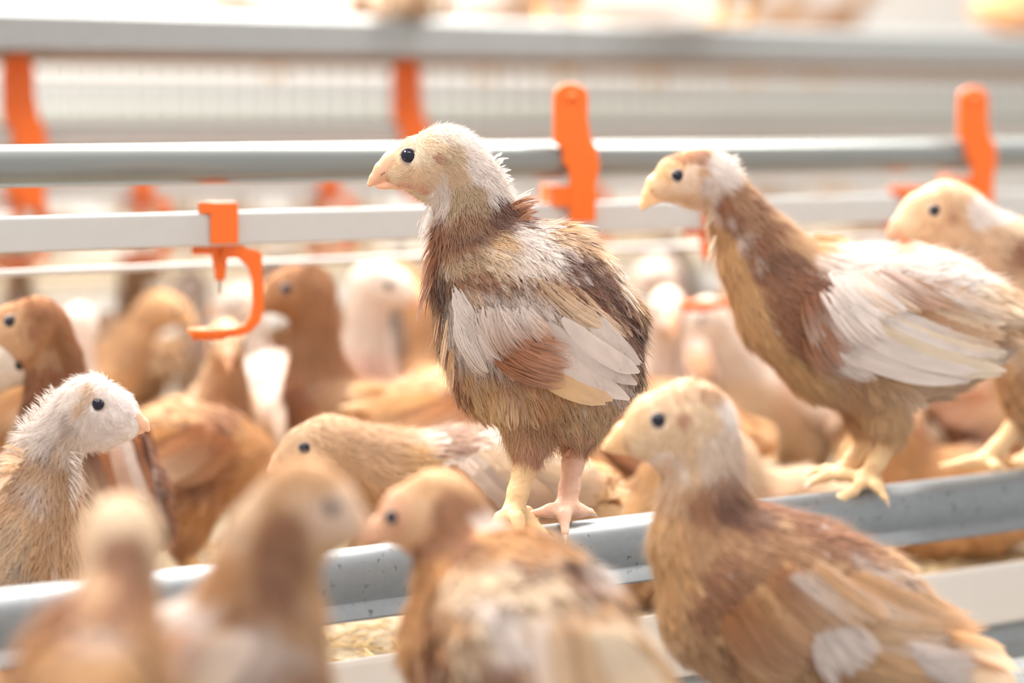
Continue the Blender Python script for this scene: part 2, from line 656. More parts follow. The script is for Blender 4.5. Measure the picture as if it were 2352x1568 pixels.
def cast(field, O, dirv, maxd=0.5):
    """march points O along dirv until they meet the field; returns hit points and mask"""
    t = np.zeros(len(O))
    for _ in range(40):
        d = field.dist(O + dirv * t[:, None])
        t = t + np.clip(d, -0.01, 0.03) * 0.9
    P = O + dirv * t[:, None]
    return P, np.abs(field.dist(P)) < 0.002

LEGS_DONE = {}

def make_leg(root, pts, toes, r0, r1, rt, mat, h, claws=False, name='leg'):
    """pts: hock..ankle points (3-D), toes: list of point lists; radii in metres"""
    f = Field(r1 * 0.32)
    rr = np.linspace(r0, r1, len(pts))
    for i in range(len(pts) - 1):
        f.add(pts[i], pts[i + 1], rr[i], rr[i + 1])
    for t in toes:
        k = len(t)
        for i in range(k - 1):
            f.add(t[i], t[i + 1], rt * (1.0 - 0.16 * i / (k - 1)), rt * (1.0 - 0.16 * (i + 1) / (k - 1)) * (1.0 if i < k - 2 else 0.8))
    P, Q = f.surface(h)
    o = link(name, quads(name, P, Q, mat), root)
    if claws:
        for t in toes:
            a, b = Vector(t[-2]), Vector(t[-1])
            d = (b - a).normalized()
            q = [b - d * rt * .3, b + d * rt * 0.7 + Vector((0, 0, -rt * .15)), b + d * rt * 1.5 + Vector((0, 0, -rt * .7))]
            MB().tube(q, rt * 0.55, 8, rt * 0.12).build('claw', M_CLAW, o, True)
    return o

def make_bird(name, fr, S, base_loc, rotz):
    """S: the bird's sheet (skeleton, colours, wing rows). Returns the Empty that carries the parts."""
    rng = np.random.default_rng(S.get('seed', 3))
    root = empty(name, base_loc, rotz)
    m = fr.m
    off = S.get('_off', np.zeros(3))
    def LP(t):
        return fr.p(t[0], t[1], t[2]) - off
    hr = S.get('res', 1.0)
    k = S.get('k', 14) * m
    fld = Field(k)
    lat = np.array(S.get('lat', (0, 1, 0)), float)
    hlat = np.array(S.get('hlat', S.get('lat', (0, 1, 0))), float)
    for ch in S['chains']:
        for i in range(len(ch) - 1):
            a, b = ch[i], ch[i + 1]
            st = (a[4] + b[4]) / 2
            flow = None
            if st < 0:                                        # face: down lies backwards
                flow = LP(a) - LP(b)
            s = 0.80 if st < 0.6 else S.get('squash', 0.84)
            fld.add(LP(a), LP(b), a[3] * m, b[3] * m, a[4], b[4], hlat if st < 0.6 else lat, s, flow)
    h = S.get('h', 0.0032)
    P, Q = fld.surface(h)
    uvoff = off
    def colour(X):
        return paint(X + uvoff, fr, S['base'], S['blobs'], S.get('seed', 3))
    body = link('body', quads('body', P, Q, M_SKIN, colour(P) * 0.93), root)
    # --- body feathers and down
    det = S.get('detail', 1.0)
    n_all = int(90000 * det)
    X, areaA = sample_surface(P, Q, n_all, rng)
    st, fl = fld.info(X)
    N = fld.grad(X)
    fl = nrm(fl - N * np.sum(fl * N, -1, keepdims=True))
    messy = S.get('messy', 1.0)
    parts = []
    # feathers on neck and torso
    dens = 1.0 / (0.0042 ** 2) * min(1, S.get('fdens', 1.0))
    nf = min(int(areaA * dens), n_all // 2)
    sel = np.arange(nf)
    s_ = st[sel]
    pr = np.clip((s_ - 0.95) / 0.7, 0, 1)
    thigh = s_ > 5.5
    bald = S.get('nofeather')
    keep = rng.random(nf) < np.where(thigh, 0.25, pr)
    sel = sel[keep]
    s_ = s_[keep]
    n = len(sel)
    M = 5 if det > 0.5 else 4
    Lf = np.interp(s_, [1, 1.6, 2.2, 3, 4, 5, 5.6, 6.5], [.008, .010, .013, .017, .020, .022, .012, .011]) * S.get('flen', 1.0) * rng.uniform(.75, 1.25, n)
    Wf = Lf * np.interp(s_, [1, 2, 3, 5], [.26, .32, .36, .34]) * S.get('fwid', 1.0) * rng.uniform(.75, 1.15, n)
    lift = np.radians(rng.normal(8, 5, n) * messy + 4)
    def rachis(X, N, fl, L, lift, curl, M, yawj):
        B = np.cross(N, fl)
        f2 = nrm(fl + B * (rng.normal(0, yawj, len(X)))[:, None])
        ts = np.linspace(0, 1, M)
        a = lift[:, None] + (curl[:, None]) * ts[None]
        ds = L[:, None] / (M - 1)
        dx = np.cos(a) * ds
        dz = np.sin(a) * ds
        cx = np.concatenate([np.zeros((len(X), 1)), np.cumsum(dx[:, :-1], 1)], 1)
        cz = np.concatenate([np.zeros((len(X), 1)), np.cumsum(dz[:, :-1], 1)], 1)
        R = X[:, None] + f2[:, None] * cx[..., None] + N[:, None] * cz[..., None]
        Nn = N[:, None] * np.cos(a)[..., None] - f2[:, None] * np.sin(a)[..., None]
        return R, nrm(Nn)
    R, Nn = rachis(X[sel] - N[sel] * 0.0005, N[sel], fl[sel], Lf, lift, -lift * 1.1 + rng.normal(0, .12, n), M, 0.16 * messy)
    c = colour(X[sel] + fl[sel] * 0.004 + rng.normal(0, .0032 * messy, (n, 3)))
    odd = rng.random((n, 1))
    c = np.where(odd < .05 * messy, c * .5 + .5 * WHITE, np.where(odd > 1 - .06 * messy, c * np.array([.72, .62, .56]), c))
    c = c * (1 + rng.normal(0, 0.09, (n, 1)))
    tip = c * 0.86 + np.array([0.11, 0.10, 0.09]) * (0.4 + 0.7 * rng.random((n, 1)))
    parts.append(feathers_np(R, Nn, Wf, c * 0.95, tip, 'plume' if det > 0.3 else 'blade', rng, 0.00023 if det > .8 else .0005))
    nrs = [soft_normals(parts[-1][0], R, N[sel])]
    # down strands
    ns = n_all - nf
    sl = np.arange(nf, n_all)
    s_ = st[sl]
    pd = np.interp(s_, [-2, -.9, -.4, 0, 1.0, 1.5, 2.2, 5.4, 5.7], [.5, .7, 1, 1, 1, .8, .5, .5, 1.0])
    keep = rng.random(ns) < pd
    if 'eye' in S:
        dv = X[sl] - LP(S['eye'])
        dv = dv - (dv @ hlat)[:, None] * hlat
        keep &= (np.linalg.norm(dv, axis=1) > S['eye'][3] * m * 1.12) | (s_ > .3)
    sl = sl[keep]
    s_ = s_[keep]
    n = len(sl)
    Ls = np.interp(s_, [-2, -.9, -.4, 0, .6, 1.2, 2, 3, 5, 5.7, 6.5], [.0012, .0018, .0034, .0052, .0078, .0105, .013, .016, .018, .017, .010]) * S.get('dlen', 1.0)
    Ls = Ls * rng.uniform(.55, 1.25, n)
    clump = vnoise(X[sl], 700, 5)
    lift = np.radians(np.interp(s_, [-1, 0, 1, 2, 6], [14, 24, 32, 17, 16]) * (0.8 + 0.35 * clump) * (0.6 + 0.4 * messy) + rng.normal(0, 7, n))
    R, Nn = rachis(X[sl], N[sl], fl[sl], Ls, lift, rng.normal(-.1, .3, n), 4 if det > .5 else 3, 0.22 * messy)
    c = colour(X[sl]) * (1 + rng.normal(0, 0.08, (n, 1)) + 0.05 * clump[:, None])
    tip = c * 0.75 + 0.25 * np.maximum(c, np.array([.72, .66, .60]))
    wd = np.interp(s_, [-1, 0, 1, 3, 6], [.00028, .00034, .00045, .0005, .0005]) / math.sqrt(min(1, max(det, .12)))
    Vd = feathers_np(R, Nn, wd * np.ones(n), c, tip, 'strand', rng)
    V, Qq, Cc = join_geo(parts)
    link('plumage', quads('plumage', V, Qq, M_FEATHER, Cc, nor=np.concatenate(nrs)), root)
    link('down', quads('down', *Vd[:2], M_DOWN, Vd[2], nor=soft_normals(Vd[0], R, N[sl])), root)
    # --- wings: rows of long feathers following the side of the body
    for side in (-1, 1):
        if side == 1 and S.get('near_only'):
            continue
        wp, wn = [], []
        for row in S.get('wing', []):
            ra, rb, ta, tb, cnt, wid = row[:6]
            colr = row[6] if len(row) > 6 else None
            lay = row[7] if len(row) > 7 else 0.003
            wmode = row[8] if len(row) > 8 and det > .3 else 'blade'
            tt = (np.arange(cnt) + 0.5 * rng.random(cnt)) / max(cnt - 1, 1)
            tt = np.clip(tt, 0, 1)[:, None]
            ra, rb, ta, tb = (np.array(x, float) for x in (ra, rb, ta, tb))
            r_ = ra + (rb - ra) * tt + rng.normal(0, 3, (cnt, 2))
            t_ = ta + (tb - ta) * tt + rng.normal(0, 5, (cnt, 2)) * messy
            Mw = 10 if det > .3 else 6
            ss = np.linspace(0, 1, Mw)
            px = r_[:, None] + (t_ - r_)[:, None] * ss[None, :, None]
            bow = nrm(np.stack([-(t_ - r_)[:, 1], (t_ - r_)[:, 0]], -1))
            px = px + bow[:, None] * (np.sin(ss * math.pi) * 0.05)[None, :, None] * np.linalg.norm(t_ - r_, axis=1)[:, None, None]
            q0 = S.get('wq', 0.0)
            flat = px.reshape(-1, 2)
            L0 = np.stack([LP((a, b, q0)) for a, b in flat])
            dirv = lat * -side
            O = L0 - (-dirv) * 0 - dirv * 0.14
            Hp, ok = cast(fld, O, dirv)
            Hp = Hp.reshape(cnt, Mw, 3)
            ok = ok.reshape(cnt, Mw)
            dep = (Hp @ lat)
            mid = float(LP((*px[0, 0], q0)) @ lat) + side * 0.03
            good = dep[ok].mean() if ok.any() else mid
            dep[~ok[:, 0], 0] = good
            for j in range(1, Mw):                       # keep going past the outline
                bad = ~ok[:, j]
                dep[bad, j] = dep[bad, j - 1] * 0.9 + 0.1 * (mid - side * 0.03)
            L0 = L0.reshape(cnt, Mw, 3)
            Pw = L0 - (L0 @ lat)[..., None] * lat + dep[..., None] * lat
            # smooth
            for _ in range(2):
                Pw[:, 1:-1] = (Pw[:, :-2] + Pw[:, 2:] + 2 * Pw[:, 1:-1]) / 4
            g = fld.grad(Pw.reshape(-1, 3)).reshape(Pw.shape)
            nn = nrm(g * 0.5 + lat * side * 0.8)
            offs = (lay + 0.0022 * np.sin(ss * math.pi) + 0.003 * ss)[None, :, None] + rng.normal(0, .0008, (cnt, 1, 1))
            Pw = Pw + nn * offs
            cc = colour(Pw[:, Mw // 4] + rng.normal(0, .0025, (cnt, 3))) if colr is None else np.broadcast_to(colr, (cnt, 3)).copy()
            cc = cc * (1 + rng.normal(0, .06, (cnt, 1)))
            tipc = cc * 0.75 + 0.25 * WHITE if colr is not None else colour(Pw[:, -2] + rng.normal(0, .003, (cnt, 3))) * .85 + .15 * WHITE
            wn.append(nn)
            wp.append(feathers_np(Pw, nn, wid * m * (1 + rng.normal(0, .08, cnt)), cc * .96, tipc, wmode, rng))
        if wp:
            V, Qq, Cc = join_geo(wp)
            nv = [soft_normals(p_[0], np.zeros((len(n_), 1, 3)), n_.mean(1), 0) for p_, n_ in zip(wp, wn)]
            link('wing', quads('wing', V, Qq, M_FEATHER, Cc, nor=np.concatenate(nv)), root)
    # --- loose feathers given one by one (tail, ruff)
    for nm, rows in S.get('loose', {}).items():
        wp = []
        for (ra, rb, ta, tb, cnt, wid, qa, qb, colr) in rows:
            tt = ((np.arange(cnt) + 0.6 * rng.random(cnt)) / max(cnt - 1, 1)).clip(0, 1)
            Rr = np.zeros((cnt, 6, 3))
            for i, t in enumerate(tt):
                a = np.array(ra) + (np.array(rb) - np.array(ra)) * t + rng.normal(0, 3, 2)
                b = np.array(ta) + (np.array(tb) - np.array(ta)) * t + rng.normal(0, 6, 2)
                q = qa + (qb - qa) * rng.random()
                A = LP((*a, q))
                B = LP((*b, q * 1.15))
                for j in range(6):
                    Rr[i, j] = A + (B - A) * j / 5 + np.array([0, 0, 1]) * math.sin(j / 5 * math.pi) * 0.06 * np.linalg.norm(B - A)
            dirs = nrm(Rr[:, -1] - Rr[:, 0])
            up = nrm(np.cross(dirs, rng.normal(0, .5, (cnt, 3)) + lat * 1.0)) * 0.6 + lat * rng.choice([-1, 1], cnt)[:, None] * 0.8
            nn = np.repeat(nrm(up)[:, None], 6, 1)
            cc = np.broadcast_to(colr, (cnt, 3)) * (1 + rng.normal(0, .1, (cnt, 1)))
            wp = []
            wp.append(feathers_np(Rr, nn, wid * m * (1 + rng.normal(0, .15, cnt)), cc * .95, cc * .8 + .2 * WHITE, 'plume' if det > .8 else 'blade', rng))
            V, Qq, Cc = join_geo(wp)
            link(nm, quads(nm, V, Qq, M_FEATHER, Cc), root)
    # --- beak
    if 'beak' in S:
        bf = Field(5 * m)
        up, lo = S['beak']
        for ch in (up, lo):
            for i in range(len(ch) - 1):
                a, b = ch[i], ch[i + 1]
                bf.add(LP(a), LP(b), a[3] * m, b[3] * m, lat=hlat, s=0.72)
        bf.k = 2.2 * m
        Pb, Qb = bf.surface(max(0.0007, 0.0007 + (1 - min(det, 1)) * 0.0012))
        bo = link('beak', quads('beak', Pb, Qb, S.get('beakmat', M_BEAK)), root)
        if 'nostril' in S:
            for sd in (-1, 1):
                c0 = LP(S['nostril'])
                O = np.array([c0 + hlat * sd * 0.05])
                Hh, _ = cast(bf, O, -hlat * sd)
                c = Hh[0]
                nb = MB()
                dx = nrm(LP(S['beak'][0][0]) - LP(S['beak'][0][-1]))
                nb.tube([c - dx * .0016, c, c + dx * .0016], .00045, 8, .0006)
                nb.build('nostril', M_NOSTRIL, bo, True)
    # --- eyes
    if 'eye' in S:
        for sd in (-1, 1):
            c0 = LP(S['eye'])
            er = S['eye'][3] * m
            O = np.array([c0 + hlat * sd * 0.06])
            Hh, ok = cast(fld, O, -hlat * sd)
            nn = fld.grad(Hh)[0]
            nn = nrm(nn * 0.35 + hlat * sd * 0.8)
            c = Hh[0] - nn * er * 0.42
            import bmesh
            bm = bmesh.new()
            bmesh.ops.create_uvsphere(bm, u_segments=24, v_segments=16, radius=er)
            me = bpy.data.meshes.new('eye')
            bm.to_mesh(me)
            bm.free()
            me.polygons.foreach_set('use_smooth', [True] * len(me.polygons))
            me.materials.append(M_EYE)
            e = link('eye', me, root, c)
            # eyelid ring
            tq = nn
            a1 = nrm(np.cross(tq, [0, 0, 1.0]))
            a2 = np.cross(tq, a1)
            ring = MB()
            cr = c + nn * er * 0.42
            pts = [tuple(cr - c + (a1 * math.cos(t) * 1.02 + a2 * math.sin(t) * 0.93) * er) for t in np.linspace(0, 2 * math.pi, 25)]
            ring.tube(pts, er * 0.15, 6)
            ring.build('eyelid', S.get('lidmat', M_LID), e, True)
    # --- legs
    for lg in S.get('legs', []):
        pts = [LP(p) for p in lg['pts']]
        toes = [[LP(p) for p in t] for t in lg['toes']]
        make_leg(root, pts, toes, lg['r'][0] * m, lg['r'][1] * m, lg['r'][2] * m, lg.get('mat', M_LEG), S.get('hleg', 0.0016), det > 0.8)
    return root

def traced(name, D, anchor, S):
    """bird whose sheet is laid out at distance D"""
    fr = Frame(anchor[0], anchor[1], D)
    return make_bird(name, fr, S, tuple(fr.o), YAW)


# ------------------------------------------------------------------ the aviary
PERCH_H = 0.0405
def line_x(u, Y):
    """x of the point of a rail at plane y = Y seen in column u"""
    x, z = ray(u, 784)
    D = d_on(u, Y)
    return (CAM + FW * D + RT * x * D)[0]

def rail_prof(w, h, r, n=6):
    """rounded-top channel: centred on y = 0, top at z = 0"""
    p = []
    for i in range(n + 1):
        a = math.pi / 2 * i / n
        p.append((-w / 2 + r - r * math.sin(math.pi / 2 - a) * 1.0, 0))
    return p

def rounded(w, h, r, n=6):
    pts = []
    for cx, cz, a0 in ((w / 2 - r, -r, 0), (-w / 2 + r, -r, 90), (-w / 2 + r, -h + r, 180), (w / 2 - r, -h + r, 270)):
        for i in range(n + 1):
            a = math.radians(a0 + 90 * i / n)
            pts.append((cx + r * math.cos(a), cz + r * math.sin(a)))
    return pts

# front perch rail: rounded top, straight face, turned lip below
pp = []
w, r = 0.030, 0.0125
for i in range(9):
    a = math.pi * i / 8
    pp.append((w / 2 * math.cos(a), -r + r * math.sin(a)))
pp += [(-w / 2 - 0.0006, -0.017), (-w / 2 - 0.0003, -0.022), (-w / 2 + 0.0008, -0.027), (-w / 2 + 0.0018, -0.031), (-w / 2 - 0.001, -0.0335), (-w / 2 - 0.005, -0.0395), (-w / 2 - 0.004, -0.041), (-w / 2 + 0.004, -0.041), (w / 2, -0.038)]
m = MB().prism([(y, z) for y, z in pp], -1.6, 2.4)
perch = m.build('perch_rail', M_GALV, smooth=True)
perch.location = (0, 0, -0.001)
e = perch.modifiers.new('edges', 'EDGE_SPLIT')
e.split_angle = math.radians(40)
tag(perch, 'galvanised steel perch rail with rounded top that the sharp mottled pullet stands on', 'rail')

m = MB()
m.box((-1.6, -0.012, -0.112), (2.4, -0.002, -0.068))
strip = m.build('edge_board', M_CREAM, bevel=0.003)
tag(strip, 'cream plastic edge board running low beneath the front perch rail', 'board')
m = MB()
m.box((-1.6, -0.008, -0.30), (2.4, -0.004, -0.1125))
m.prism([(-0.012, -0.125), (-0.008, -0.116), (-0.008, -0.30), (-0.012, -0.30)], -1.6, 2.4)
sheet = m.build('steel_apron', M_GALV_DULL)
tag(sheet, 'dull mottled galvanised sheet below the cream edge board', 'panel')

# litter covered tier floor
fm, nt, b = new_mat('litter')
N, L = nt.nodes, nt.links
tc = N.new('ShaderNodeTexCoord')
n1 = N.new('ShaderNodeTexNoise')
n1.inputs['Scale'].default_value = 70
n1.inputs['Detail'].default_value = 8
n1.inputs['Roughness'].default_value = .7
L.new(tc.outputs['Object'], n1.inputs['Vector'])
cr = N.new('ShaderNodeValToRGB')
cr.color_ramp.elements[0].position = .32
cr.color_ramp.elements[0].color = (*srgb(120, 98, 74), 1)
cr.color_ramp.elements[1].position = .68
cr.color_ramp.elements[1].color = (*srgb(206, 190, 162), 1)
L.new(n1.outputs['Fac'], cr.inputs['Fac'])
L.new(cr.outputs['Color'], b.inputs['Base Color'])
b.inputs['Roughness'].default_value = .9
bp = N.new('ShaderNodeBump')
bp.inputs['Strength'].default_value = .6
bp.inputs['Distance'].default_value = .006
L.new(n1.outputs['Fac'], bp.inputs['Height'])
L.new(bp.outputs['Normal'], b.inputs['Normal'])
M_LITTER = fm
FLOOR = -0.10
m = MB()
m.box((-1.6, 0.0, FLOOR - 0.012), (5.0, 1.62, FLOOR))
fl = m.build('floor', M_LITTER)
tag(fl, kind='structure', label='litter covered tier floor behind the perch')
# straw
M_STRAW = simple('straw', srgb(206, 180, 134), .6, var=.25, scale=14)
m = MB()
for i in range(2600):
    x = random.uniform(-.5, 1.5)
    y = random.uniform(0.03, .45)
    a = random.uniform(0, math.pi)
    l = random.uniform(.008, .03)
    d = Vector((math.cos(a), math.sin(a), random.uniform(-.05, .15))) * l
    p = Vector((x, y, FLOOR + .002))
    m.tube([p - d * .5, p + d * .5 + Vector((0, 0, .001))], random.uniform(.0005, .0012), 4)
st = m.build('straw', M_STRAW)
tag(st, 'pale bits of straw and litter strewn on the tier floor', 'straw', kind='stuff')

# ---- drinking lines
def make_bracket(name='pipe_bracket'):
    """orange plastic hanger; x along the pipe, origin at the pipe axis"""
    root = empty(name, (0, 0, 0))
    a = MB()
    # tall strap with rounded head
    prof = []
    for i in range(9):
        t = math.pi * i / 8
        prof.append((0.0135 * math.cos(t) - 0.004, 0.048 + 0.010 * math.sin(t)))
    prof += [(-0.0175, 0.014), (-0.010, 0.006), (-0.005, -0.012), (-0.005, -0.048), (0.016, -0.048), (0.016, -0.020), (0.019, -0.006), (0.017, 0.008), (0.012, 0.016), (0.0095, 0.03)]
    a.prism([(p[0], p[1]) for p in prof[::-1]], -0.0215, -0.016, axis=1)
    a.build('strap', M_ORANGE, root, bevel=0.0015)
    c = MB()
    c.prism([(-0.010, .004), (-0.010, -.004), (0.018, -.004), (0.018, .004)], -0.021, -0.0135, axis=1)
    c.build('pin', M_ORANGE, root, bevel=0.001)
    c = MB()
    c.prism([(-0.018, -.020), (-0.018, -.036), (-0.004, -.036), (-0.004, -.020)], -0.020, 0.020, axis=1)
    c.build('clip', M_ORANGE, root, bevel=0.001)
    d = MB()
    d.tube([(-0.004, -0.0225, 0.047), (-0.004, -0.0205, 0.047)], 0.0045, 14)
    d.build('stud', M_ORANGE, root, True)
    return root

def make_drinker():
    """orange nipple drinker with its drip cup arm; origin on the underside of the white pipe, x along the pipe"""
    root = empty('nipple_drinker', (0, 0, 0))
    s = MB()
    prof = [(-0.006, 0.030), (0.0135, 0.030), (0.0150, 0.012), (0.0200, -0.002), (0.0310, -0.0045), (0.0325, -0.006), (0.0335, -0.045), (0.0310, -0.054), (0.0240, -0.0615), (0.0160, -0.064),
            (-0.0170, -0.0665), (-0.0170, -0.0625), (0.0120, -0.0585), (0.0200, -0.056), (0.0245, -0.050), (0.0260, -0.040), (0.0255, -0.024), (0.0220, -0.014), (0.0150, -0.0085), (0.0080, -0.0085),
            (0.0068, -0.020), (0.0030, -0.0265), (-0.0005, -0.020), (-0.0030, -0.004), (-0.0040, 0.010)]
    s.prism(prof[::-1], -0.0035, 0.0035, axis=1)
    s.build('arm', M_ORANGE, root, bevel=0.0011)
    c = MB()
    c.prism([(-0.0165, 0.002), (-0.0135, 0.002), (-0.0135, 0.0285), (0.0135, 0.0285), (0.0135, 0.002), (0.0165, 0.002), (0.0165, 0.0305), (-0.0165, 0.0305)], -0.005, 0.0145, axis=0)
    c.build('clip', M_ORANGE, root, bevel=0.0008)
    c = MB()
    c.prism([(-0.0130, 0.031), (-0.0130, 0.023), (-0.004, 0.023), (-0.004, 0.031)], -0.0165, -0.013, axis=1)
    c.build('tab', M_ORANGE, root, bevel=0.0008)
    c = MB()
    c.prism([(-0.0165, -0.001), (-0.0165, -0.006), (0.002, -0.006), (0.002, -0.001)], -0.003, 0.003, axis=1)
    c.build('spur', M_ORANGE, root, bevel=0.0008)
    # cup at the end of the arm
    cup = MB()
    n = 20
    rings = [(0.0, -0.066), (0.008, -0.066), (0.0125, -0.0625), (0.0135, -0.0585), (0.0120, -0.0585), (0.0105, -0.062), (0.0, -0.0635)]
    for rr, zz in rings:
        for i in range(n):
            a = 2 * math.pi * i / n
            cup.v.append((-0.004 + rr * math.cos(a) * 1.2, rr * math.sin(a), zz))
    for j in range(len(rings) - 1):
        for i in range(n):
            k = (i + 1) % n
            cup.f.append([j * n + i, j * n + k, (j + 1) * n + k, (j + 1) * n + i])
    cup.build('drip_cup', M_ORANGE, root, True)
    p = MB()
    p.tube([(0.003, 0, -0.002), (0.003, 0, -0.024)], 0.0042, 14, 0.0036)
    p.build('nipple_body', M_ORANGE, root, True)
    q = MB()
    q.tube([(0.003, 0, -0.022), (0.003, 0, -0.0345)], 0.0011, 8, 0.0008)
    q.build('steel_pin', M_PIN, root, True)
    return root

Y1 = 0.275
ZP1 = at(0, 382, d_on(0, Y1))[2]                # axis height of the grey pipe
ZW1 = at(0, 541, d_on(0, Y1))[2]                # axis height of the white pipe
Y2 = 0.91
ZP2, ZW2 = ZP1 + 0.012, ZW1 + 0.012
spec = [(Y1, ZP1, ZW1, 'near', (-1.2, 3.2)), (Y2, ZP2, ZW2, 'far', (-1.4, 5.0))]
for Y, zp, zw, which, (xa, xb) in spec:
    g = MB().prism(rounded(0.026, 0.0285, 0.0125, 8), xa, xb)
    o = g.build('support_pipe', M_PIPE if which == 'near' else M_WHITE, smooth=True, loc=(0, Y, zp + 0.014))
    e = o.modifiers.new('edges', 'EDGE_SPLIT')
    e.split_angle = math.radians(40)
    tag(o, 'thick grey steel support pipe above the near white drinking line' if which == 'near' else 'grey steel support pipe of the far drinking line under the upper tier', 'pipe')
    g = MB().prism(rounded(0.022, 0.0235, 0.002, 3), xa, xb)
    o = g.build('water_pipe', M_WHITE, loc=(0, Y, zw + 0.012))
    tag(o, 'square white plastic water pipe carrying the near orange drinkers' if which == 'near' else 'square white water pipe of the far, blurred drinking line', 'pipe')
drk = make_drinker()
dl = {505: 'orange nipple drinker with curved drip cup arm, fully in view at the left',
      1090: 'orange nipple drinker hidden behind the sharp mottled pullet',
      1622: 'orange nipple drinker partly hidden behind the long neck of the second perched pullet',
      2075: 'orange nipple drinker just in front of the rightmost pullet bill'}
first = True
for u, lab in dl.items():
    if u == 1090:
        continue
    o = drk if first else copy_tree(drk)
    first = False
    o.location = (line_x(u - 8, Y1), Y1, ZW1 - 0.0115)
    o.rotation_euler = (0, 0, YAW * 0.62)
    tag(o, lab, 'drinker', 'orange nipple drinkers on the near water pipe')
for u, lab in ((35, 'blurred orange drinker of the far line below the left orange strap'), (320, 'small blurred orange drinker of the far line near the left'), (745, 'blurred orange drinker of the far line left of the sharp pullet\'s bill'), (1330, 'far line drinker behind the middle orange bracket')):
    o = copy_tree(drk)
    o.location = (line_x(u, Y2), Y2, ZW2 - 0.0115)
    tag(o, lab, 'drinker', 'orange nipple drinkers on the far water pipe')
brk = make_bracket()
bl = [(1306, Y1, ZP1, 'orange pipe bracket hooked over the grey pipe right of the sharp pullet head', 'orange brackets on the near pipe'),
      (2214, Y1, ZP1, 'orange pipe bracket hooked over the grey pipe at the right edge', 'orange brackets on the near pipe'),
      (62, Y2, ZP2 , 'pale blurred orange strap hanging at the far left', 'orange brackets on the far pipe'),
      (937, Y2, ZP2, 'pale blurred orange strap above the head of the sharp pullet', 'orange brackets on the far pipe'),
      (1720, Y2, ZP2, 'blurred orange strap of the far line right of the middle bracket', 'orange brackets on the far pipe')]
for i, (u, Y, z, lab, g) in enumerate(bl[:4]):
    o = brk if i == 0 else copy_tree(brk)
    o.location = (line_x(u, Y), Y, z)
    o.rotation_euler = (0, 0, YAW * 0.6)
    if Y == Y2:
        o.scale = (1.15, 1.0, 1.35)
    tag(o, lab, 'bracket', g)

# ---- upper tier, mesh, the block across the aisle, the barn wall
YT = 0.83
dT = d_on(1176, YT)
zt0, zt1 = at(0, 112, d_on(0, YT))[2], at(0, 14, d_on(0, YT))[2]
m = MB().prism([(YT, zt0), (YT + 0.03, zt0), (YT + 0.03, zt1), (YT + 0.006, zt1), (YT, zt1 - 0.006)][::-1], -1.6, 5.0)
o = m.build('tier_beam', M_GALV_DULL)
tag(o, 'broad galvanised edge beam of the upper tier across the top of the picture', 'beam')
M_UNDER = simple('dirty_underside', srgb(170, 140, 112), .8, var=.35, scale=9)
m = MB()
m.box((-1.6, YT + 0.03, zt0 + 0.004), (5.0, YT + 0.62, zt0 + 0.012))
for i in range(5):
    m.box((-1.6, YT + 0.08 + i * 0.12, zt0 - 0.002), (5.0, YT + 0.095 + i * 0.12, zt0 + 0.004))
o = m.build('tier_floor', M_UNDER)
tag(o, 'brown litter stained floor of the upper tier seen from below', 'floor panel')

def mesh_panel(name, Y, z0, z1, xa, xb, sx, sz, r, label):
    m = MB()
    n = int((xb - xa) / sx)
    for i in range(n + 1):
        x = xa + i * sx
        m.box((x - r, Y - r, z0), (x + r, Y + r, z1))
    k = int((z1 - z0) / sz)
    for j in range(k + 1):
        z = z0 + j * sz
        m.box((xa, Y - r * 3, z - r), (xb, Y - r, z + r))
    o = m.build(name, M_WIRE)
    tag(o, label, 'wire mesh')
mesh_panel('wire_mesh', 1.30, FLOOR, zt0, -1.0, 3.6, 0.025, 0.05, 0.0011, 'fine galvanised wire mesh partition behind the far drinking line')

def strip(Y, z0, z1, mat, name, label, cat, th=0.02, xa=-1.5, xb=9.0):
    m = MB()
    m.box((xa, Y, z0), (xb, Y + th, z1))
    o = m.build(name, mat)
    tag(o, label, cat)
YF = 3.0
dF = d_on(1176, YF)
zr = lambda v: at(1176, v, dF)[2]
M_PALEG = simple('pale_green_panel', srgb(206, 212, 200), .5)
M_GREYP = simple('grey_panel', srgb(176, 180, 180), .5, .2)
strip(YF, zr(216), zr(182), M_WHITE, 'far_rail', 'blurred white rail of the aviary block across the aisle', 'rail')
strip(YF + .25, zr(262), zr(222), M_GREYP, 'steel_rail', 'blurred grey rail under the white rail across the aisle', 'rail')
strip(YF, zr(322), zr(266), M_PALEG, 'trough_rail', 'blurred pale green trough edge across the aisle behind the hero pullet head', 'rail')
strip(YF + .05, zr(470), zr(452), M_GREYP, 'low_rail', 'blurred low grey rail across the aisle', 'rail')
m = MB()
m.box((-1.5, YF - .05, zr(610) - .02), (9.0, YF + 1.0, zr(610)))
o = m.build('far_tier_floor', M_LITTER)
tag(o, 'litter covered tier of the aviary block across the aisle', 'floor panel')
FZ = zr(610)
m = MB()
m.box((-3, 6.0, -1.2), (14, 6.1, 3.4))
o = m.build('wall_back', simple('wall_paint', srgb(240, 236, 230), .8))
tag(o, kind='structure', label='pale barn wall far behind')
m = MB()
m.box((-3, -2.0, -1.25), (14, 6.0, -1.2))
o = m.build('floor_aisle', simple('aisle_concrete', srgb(190, 182, 172), .8, var=.1, scale=8))
tag(o, kind='structure', label='barn floor of the aisle')

YC = 0.42
zc = at(0, 628, d_on(0, YC))[2]
o = MB().tube([(-1.3, YC, zc), (3.0, YC, zc)], 0.0026, 8).build('cable', M_WHITE, smooth=True)
tag(o, 'thin white cable strung below the near water pipe, blurred to a pale streak', 'cable')

